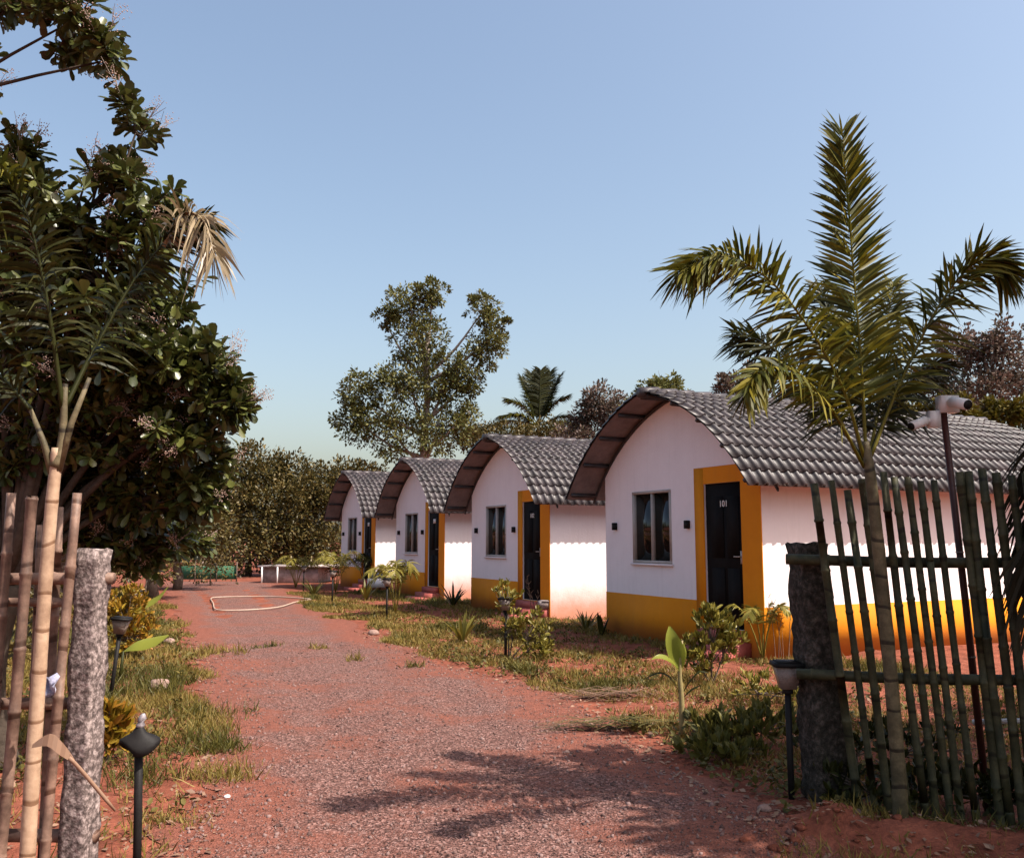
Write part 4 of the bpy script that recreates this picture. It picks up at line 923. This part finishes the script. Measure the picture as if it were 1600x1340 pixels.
# banana sapling
bb = gz(G(1066, 1152)); bn = empty('banana_plant', bb, 0, 'banana sapling with one upright pale green leaf beside the drive', 'banana plant'); o = -bb; d = bb.y
MB().tube(smooth_path([Vector((0, 0, -.03)), P(1065, 1090, d) + o, P(1062, 1050, d) + o, P(1066, 1000, d) + o], 8), [.028, .026, .024, .022, .019, .016, .012, .008], 9).build('stem', mat('banana_stem', (.20, .15, .06), (.33, .26, .11), .6, 9), bn, smooth=True)
def blade(path, widths, fold, matl, name='leaf', side=None):
    pts = smooth_path(path, 12); v = []; f = []
    for i, p in enumerate(pts):
        t = (pts[min(i + 1, 11)] - pts[max(i - 1, 0)]).normalized(); s = Vector(side) if side else t.cross(Vector((0, 1, 0))); s = (s - t * s.dot(t)).normalized(); nn = s.cross(t)
        w_ = np.interp(i / 11, np.linspace(0, 1, len(widths)), widths)
        v += [p - s * w_ + nn * fold * w_, p, p + s * w_ + nn * fold * w_]
    for i in range(11): f += [(i * 3, i * 3 + 1, i * 3 + 4, i * 3 + 3), (i * 3 + 1, i * 3 + 2, i * 3 + 5, i * 3 + 4)]
    return MB().add(v, f).build(name, matl, bn, smooth=True)
blade([P(1064, 1045, d) + o, P(1058, 1025, d) + o, P(1050, 1000, d - .02) + o, P(1046, 978, d) + o], [.008, .055, .075, .07, .045, .008], -.55, M_banana)
blade([P(1063, 1050, d) + o, P(1048, 1035, d - .06) + o, P(1030, 1028, d - .1) + o, P(1018, 1030, d - .12) + o], [.005, .03, .045, .04, .02, .004], .5, M_banana, side=(0, 1, .4))
blade([P(1066, 1035, d) + o, P(1068, 1020, d + .02) + o, P(1068, 1004, d + .03) + o], [.012, .03, .03, .02, .004], .8, M_banana)
for pts in ([(1062, 1085), (1050, 1062), (1030, 1052), (1005, 1062)], [(1066, 1082), (1078, 1062), (1092, 1048), (1108, 1050)], [(1066, 1090), (1080, 1076), (1094, 1070)]):
    blade([P(x, y, d - .02 * i) + o for i, (x, y) in enumerate(pts)], [.007, .010, .014, .012, .004], .6, M_palm_dk, side=(0, 1, .5))
for lab, px, py, L, tilt in (('torn pale banana leaf arching over the left verge', 222, 1005, .55, .25), ('upright pale banana leaf behind the left verge', 232, 945, .7, .6)):
    b = gz(G(px - 35, py + 60)); bn = empty('banana_plant', b, 0, lab, 'banana plant'); h = P(px, py, b.y) - b
    MB().tube([(0, 0, -.03), (h.x * .1, 0, h.z * .8)], [.025, .014], 8).build('stem', M_palm_dk, bn)
    blade([Vector((h.x * .1, 0, h.z * .8)), Vector((h.x * .6, 0, h.z * .98)), h + Vector((.12, 0, L * tilt * .3)), h + Vector((.30, 0, L * tilt * .7))], [.01, .07, .10, .08, .01], .4, M_banana, side=(0, 1, .8))

# ------------------------------------------------------------------ grass
BL_V = [(-.5, 0, 0), (.5, 0, 0), (.38, .55, .08), (-.38, .55, .08), (0, 1, .30)]; BL_F = [(0, 1, 2, 3), (3, 2, 4)]
def grass(name, label, xs_, ys_, hmin, hmax, matl, blades=7, wid=.007):
    n = len(xs_); m = n * blades; X_ = np.repeat(xs_, blades) + RNG.normal(size=m) * .035; Y_ = np.repeat(ys_, blades) + RNG.normal(size=m) * .035
    Pp = np.stack([X_, Y_, ground_z(X_, Y_) - .004], 1)
    D = np.stack([RNG.normal(size=m) * .55, RNG.normal(size=m) * .55, np.ones(m)], 1)
    h = (hmin + (hmax - hmin) * RNG.random(m) ** 1.5) * np.repeat(.6 + .8 * vnoise(xs_ * 1.5, ys_ * 1.5, 21), blades)
    wd = wid * (1 + .12 * np.clip(Y_ - 8, 0, 14))
    return tag(link(name, np_mesh(name, *inst(BL_V, BL_F, frames(D, rdir(m)), Pp, np.stack([wd * (.6 + .8 * RNG.random(m)), h, h], 1))), matl), label, 'grass', kind='stuff')
def in_house(x, y):
    q = np.zeros(len(x), bool)
    for c in CENTRES:
        u = (x - c.x) * UD.x + (y - c.y) * UD.y; v = (x - c.x) * ND.x + (y - c.y) * ND.y
        q |= (np.abs(u) < HX + .02) & (v > -.03) & (v < LEN)
        q |= (np.abs(u - 1.2) < .62) & (v > -.7) & (v < .1)
    return q
n = 60000
yy = 4.6 + 24 * RNG.random(n) ** 1.7; xx = xat(ROAD_R, yy) - .35 + .9 * vnoise(yy * 1.1, yy * 0, 77) + (4.6 + .05 * yy) * RNG.random(n) ** 1.2
den = .25 + 1.0 * vnoise(xx * 1.1, yy * 1.1, 31) + .4 * (vnoise(xx * 4, yy * 4, 32) - .5)
c = row(0); vd = (xx - c.x) * ND.x + (yy - c.y) * ND.y; ud = (xx - c.x) * UD.x + (yy - c.y) * UD.y
den *= np.where((vd > -1.6) & (vd < -.5), .18, 1.0)            # the trodden path along the fronts
soilp = np.exp(-(((xx - G(900, 1045).x) / .7) ** 2 + ((yy - G(900, 1045).y) / .8) ** 2)) + np.exp(-(((xx - G(1000, 1110).x) / .9) ** 2 + ((yy - G(1000, 1110).y) / .6) ** 2))
den *= 1 - .85 * np.clip(soilp, 0, 1); den *= np.clip((yy - 5.6) / 2.6, .06, 1)
k = (RNG.random(n) < den * .46) & ~in_house(xx, yy)
xx, yy = xx[k], yy[k]; gm = vnoise(xx * .9, yy * .9, 41) > .76
grass('verge_grass', 'dry yellowish grass on the verge in front of the cottages', xx[~gm], yy[~gm], .03, .11, M_grass)
grass('verge_grass', 'greener grass patches on the verge in front of the cottages', xx[gm], yy[gm], .05, .16, M_grass_g)
n = 34000
yy = 4.4 + 26 * RNG.random(n) ** 1.7; xx = xat(ROAD_L, yy) + .25 - .8 * vnoise(yy * 1.1, yy * 0, 78) - (1.3 + .11 * yy) * RNG.random(n) ** 1.15
den = .2 + 1.05 * vnoise(xx * 1.2, yy * 1.2, 51) + .4 * (vnoise(xx * 4, yy * 4, 52) - .5); den *= np.clip((yy - 5.6) / 4.5, .05, 1)
k = RNG.random(n) < den * .5; xx, yy = xx[k], yy[k]; gm = vnoise(xx * .9, yy * .9, 61) > .72
grass('verge_grass', 'dry grass on the verge below the cashew tree', xx[~gm], yy[~gm], .04, .15, M_grass)
grass('verge_grass', 'greener grass patches below the cashew tree', xx[gm], yy[gm], .05, .19, M_grass_g)
for k, (px, py, n_, sp) in enumerate([(330, 1172, 60, .14), (345, 1215, 40, .12), (230, 1215, 24, .12), (250, 1290, 20, .1), (420, 1010, 12, .1), (500, 1013, 10, .08), (620, 1000, 10, .1), (560, 1030, 8, .08), (1480, 1290, 20, .15), (1330, 1290, 14, .15), (640, 1042, 10, .1), (330, 1020, 30, .2), (310, 1120, 40, .2)]):
    c = G(px, py); a = RNG.normal(size=n_) * sp + c.x; b = RNG.normal(size=n_) * sp * .8 + c.y
    grass('grass_tuft', 'tufts of grass sprouting at the edge of the drive and beside the fence', a, b, .05, .17, M_grass_g if k % 2 == 0 else M_grass, 9)['group'] = 'grass tufts on the drive'

n = 2600
yy = 5.5 + 14 * RNG.random(n) ** 1.4; sd_ = RNG.random(n) < .62
xx = np.where(sd_, xat(ROAD_R, yy) + .1 + 4 * RNG.random(n) ** 1.2, xat(ROAD_L, yy) - 2.4 * RNG.random(n))
k = (vnoise(xx * 1.4, yy * 1.4, 91) > .5) & ~in_house(xx, yy); xx, yy = np.repeat(xx[k], 7), np.repeat(yy[k], 7); n = len(xx)
D = np.stack([RNG.normal(size=n), RNG.normal(size=n), .25 + .7 * RNG.random(n)], 1); pz = ground_z(xx, yy) + .08 * RNG.random(n)
tag(link('verge_weeds', np_mesh('verge_weeds', *inst(LEAF_V, LEAF_F, frames(D, rdir(n) * .5 + np.array([0, 0, 1])), np.stack([xx + RNG.normal(size=n) * .03, yy + RNG.normal(size=n) * .03, pz], 1), .025 + .04 * RNG.random(n))), M_weed), 'small broad leaved weeds mixed into the verge grass', 'weeds', kind='stuff')
n = 9000
yy = 4.3 + 12 * RNG.random(n) ** 1.5; sd_ = RNG.random(n) < .6
xx = np.where(sd_, xat(ROAD_R, yy) - .2 + 3.2 * RNG.random(n) ** 1.2, xat(ROAD_L, yy) + .2 - 2.2 * RNG.random(n))
D = np.stack([RNG.normal(size=n), RNG.normal(size=n), RNG.normal(size=n) * .25], 1); U = np.stack([RNG.normal(size=n) * .4, RNG.normal(size=n) * .4, np.ones(n)], 1)
tag(link('leaf_litter', np_mesh('leaf_litter', *inst(DIA_V, DIA_F, frames(D, U), np.stack([xx, yy, ground_z(xx, yy) + .012], 1), .02 + .05 * RNG.random(n) ** 2)), M_dry), 'dry fallen leaves scattered over the verges', 'leaf litter', kind='stuff')
bush('creeping weeds coloured dark for shade at the foot of the bamboo fence', 1430, 1262, .28, .5, 420, M_palm_dk, .07, lobes=[(0, 0, .5, .6, .4), (-.8, 0, .4, .5, .35)], upright=.7)  # these dark weed clumps are added to deepen the shade by the fence
bush('leafy weeds coloured dark for shade beside the camera pole', 1530, 1278, .30, .45, 420, M_palm_dk, .07, lobes=[(0, 0, .5, .6, .4), (.6, .1, .4, .5, .35)], upright=.7)
bush('low weeds coloured dark for shade behind the granite gatepost', 1340, 1205, .35, .6, 500, M_palm_dk, .07, lobes=[(0, 0, .5, .7, .4), (.9, .1, .5, .7, .4)], upright=.7)
# ------------------------------------------------------------------ small things
for lab, px, py, n_, L in (('pile of cut dry palm leaves on bare soil, the one nearer the banana sapling', 960, 1140, 80, .55), ('pile of cut grey palm leaves on the verge, behind the other pile', 945, 1092, 70, .6)):
    c = gz(G(px, py)); mb = MB()
    for k in range(n_):
        a = random.uniform(-.5, .5) + (math.pi if random.random() < .5 else 0); e = Vector((math.cos(a), math.sin(a) * .7, 0)); s = Vector((-e.y, e.x, 0)); st_ = Vector((random.uniform(-.3, .3), random.uniform(-.12, .12), random.uniform(.01, .09))); l = L * random.uniform(.4, 1); wd = random.uniform(.006, .014)
        v = []
        for t in (0, .5, 1): q = st_ + e * l * t + Vector((0, 0, .07 * t * (1 - t) * 4 * random.uniform(.2, 1) - .02 * t)); q.z = max(.008, q.z); v += [q - s * wd * (1 - .7 * t), q + s * wd * (1 - .7 * t)]
        mb.add(v, [(0, 1, 3, 2), (2, 3, 5, 4)])
    tag(mb.build('cut_frond_pile', M_dry if px < 950 else leafmat('cut_green_frond', [(.05, .05, .018), (.12, .10, .045), (.22, .16, .09)], .6, .1), None, c), lab, 'leaf pile')
hp = [(484, 937), (440, 934), (400, 933), (345, 934), (330, 936), (333, 944), (338, 954), (370, 955), (410, 953), (440, 949), (462, 942), (486, 938)]
mb = MB(); pts = [G(x, y) for x, y in hp]; pts = smooth_path([Vector((p.x, p.y, .03)) for p in pts], 60); mb.tube(pts, .016, 7)
tag(mb.build('hose', M_hose, smooth=True), 'pale garden hose lying in an open loop across the drive', 'hose')
def rock(label, px, py, s, m_=None):
    c = gz(G(px, py)); v = []; f = []
    for i in range(6):
        for k in range(9):
            a = k / 9 * 2 * math.pi; e = -math.pi / 2 + math.pi * i / 5; q = random.uniform(.8, 1.15); v.append((s * math.cos(e) * math.cos(a) * q, s * .8 * math.cos(e) * math.sin(a) * q, s * .6 * math.sin(e) * q + s * .35))
    for i in range(5):
        for k in range(9): f.append((i * 9 + k, i * 9 + (k + 1) % 9, (i + 1) * 9 + (k + 1) % 9, (i + 1) * 9 + k))
    return tag(MB().add(v, f).build('stone', m_ or M_stone, None, c), label, 'stone')
rock('small dark stone lying in the palm shadow on the drive', 713, 1268, .028, M_rust)
rock('pale rounded stone on the soil heap by the lamp', 1195, 1268, .045)
rock('white chip of stone on the left side of the drive', 355, 1246, .022, M_camwhite)
rock('pale stone in the grass edge below the second cottage', 583, 992, .10)
rock('pale stone in the left verge grass', 265, 1006, .10); rock('flat pale stone at the edge of the left verge', 250, 1078, .13)
rock('small stone on the gravel near the leaf pile', 886, 1176, .024)
for k in range(26):
    a = G(1290 + random.gauss(0, 70), 1312 + random.gauss(0, 14)); p = gz(a); s = random.uniform(.012, .035)
    o_ = rock('lump of red earth on the soil heap below the fence', 1290, 1312, s, M_soil); o_.location = p; o_.name = 'earth_clod'; o_['category'] = 'clod'; o_['group'] = 'earth clods on the soil heap'
# low concrete tank and green net at the bend
tk = empty('concrete_tank', (P(430, 845, 35).x, 35, 0), -.05, 'low old concrete tank with a long slab cover at the bend of the drive', 'tank')
MB().box(-.5, 1.7, 0, .2, -.1, .60).box(-.5, -.3, .2, 2, -.1, .60).box(1.5, 1.7, .2, 2, -.1, .60).build('tank_wall', M_conc, tk)
MB().box(-.6, 2.4, -.2, 2.2, .602, .66).build('slab', M_conc, tk)
for x in (-.35, .25): MB().tube([(x, -.4, -.1), (x, -.4, .62)], .03, 8).build('pipe', M_camwhite, tk)
nf = empty('net_fence', (P(325, 845, 36).x, 36, 0), 0, 'green net fence panel on thin posts beyond the bend', 'fence')
MB().box(-1.3, 1.2, 0, .01, .1, .62).build('net', M_net, nf)
for x in (-1.3, -.45, .4, 1.2): MB().tube([(x, -.03, -.1), (x, -.03, .8)], .025, 6).build('post', M_bark, nf)
# ride-on car between the far cottages
vc = empty('small_car', (P(592, 845, 29.2).x, 29.2, 0), -1.45, 'small white car with dark roof and windscreen coloured blue for reflected sky between the last two cottages', 'car')
def hull(pro, hw, tw=1.0):
    v = [(x, -hw * (tw if z > .38 else 1), z) for x, z in pro] + [(x, hw * (tw if z > .38 else 1), z) for x, z in pro]; n_ = len(pro)
    return MB().add(v, [tuple(range(n_)), tuple(range(2 * n_ - 1, n_ - 1, -1))] + [(i, n_ + i, n_ + (i + 1) % n_, (i + 1) % n_) for i in range(n_)])
hull([(-.58, .14), (.58, .14), (.62, .28), (.55, .38), (.25, .42), (-.5, .42), (-.60, .32)], .32).build('body', M_camwhite, vc)
hull([(-.45, .42), (.25, .42), (.02, .62), (-.36, .62)], .29, .86).build('cabin', M_plastic, vc)
MB().add([(.262, -.22, .43), (.262, .22, .43), (.045, .19, .61), (.045, -.19, .61)], [(0, 1, 2, 3)]).build('windscreen', mat('sky_tinted_windscreen', (.05, .08, .14), None, .08, spec=.8), vc)  # blue of the reflected sky is put into the glass colour
for x in (-.38, .38):
    for y in (-.32, .32): MB().tube([(x, y - .04, .12), (x, y + .04, .12)], .12, 14).build('wheel', M_plastic, vc)
for y in (-.22, .22): MB().box(.56, .615, y - .06, y + .06, .27, .34).build('headlight', M_lens, vc)
# bollard by the stained wall of 102, switch box on a stake at the side of 101
b = G(852, 968); b.z = 0; bo = empty('stub_box', b, .3, 'small pale meter box on a red stub beside the second cottage', 'box')
MB().box(-.08, .08, -.08, .08, -.05, .24).build('stub', M_redstep, bo); MB().box(-.13, .15, -.1, .1, .24, .38).frustum(.01, 0, .38, .40, .17, .13).build('meter_box', M_conc, bo)
b = G(1398, 1015); b.z = 0; sb = empty('stake_box', b, 0, 'small white switch box on a thin red stake at the yellow plinth', 'box')
MB().tube([(0, 0, -.05), (-.05, 0, .78)], .014, 6).build('stake', M_redstep, sb); MB().box(-.10, .0, -.03, .03, .78, .98).build('switch_box', M_camwhite, sb)
b = G(1500, 1200); b.z = 0; wt = empty('water_tap', (b.x, fd(1500) + .35, 0), 0, 'pale plastic pipe with two tap legs behind the bamboo canes', 'pipe')
MB().tube([(-.35, 0, .5), (.6, 0, .52)], .016, 8).build('pipe', M_camwhite, wt)
for x in (-.05, .1): MB().tube([(x, -.02, .5), (x, -.02, .34)], .016, 8).build('tap', M_camwhite, wt)
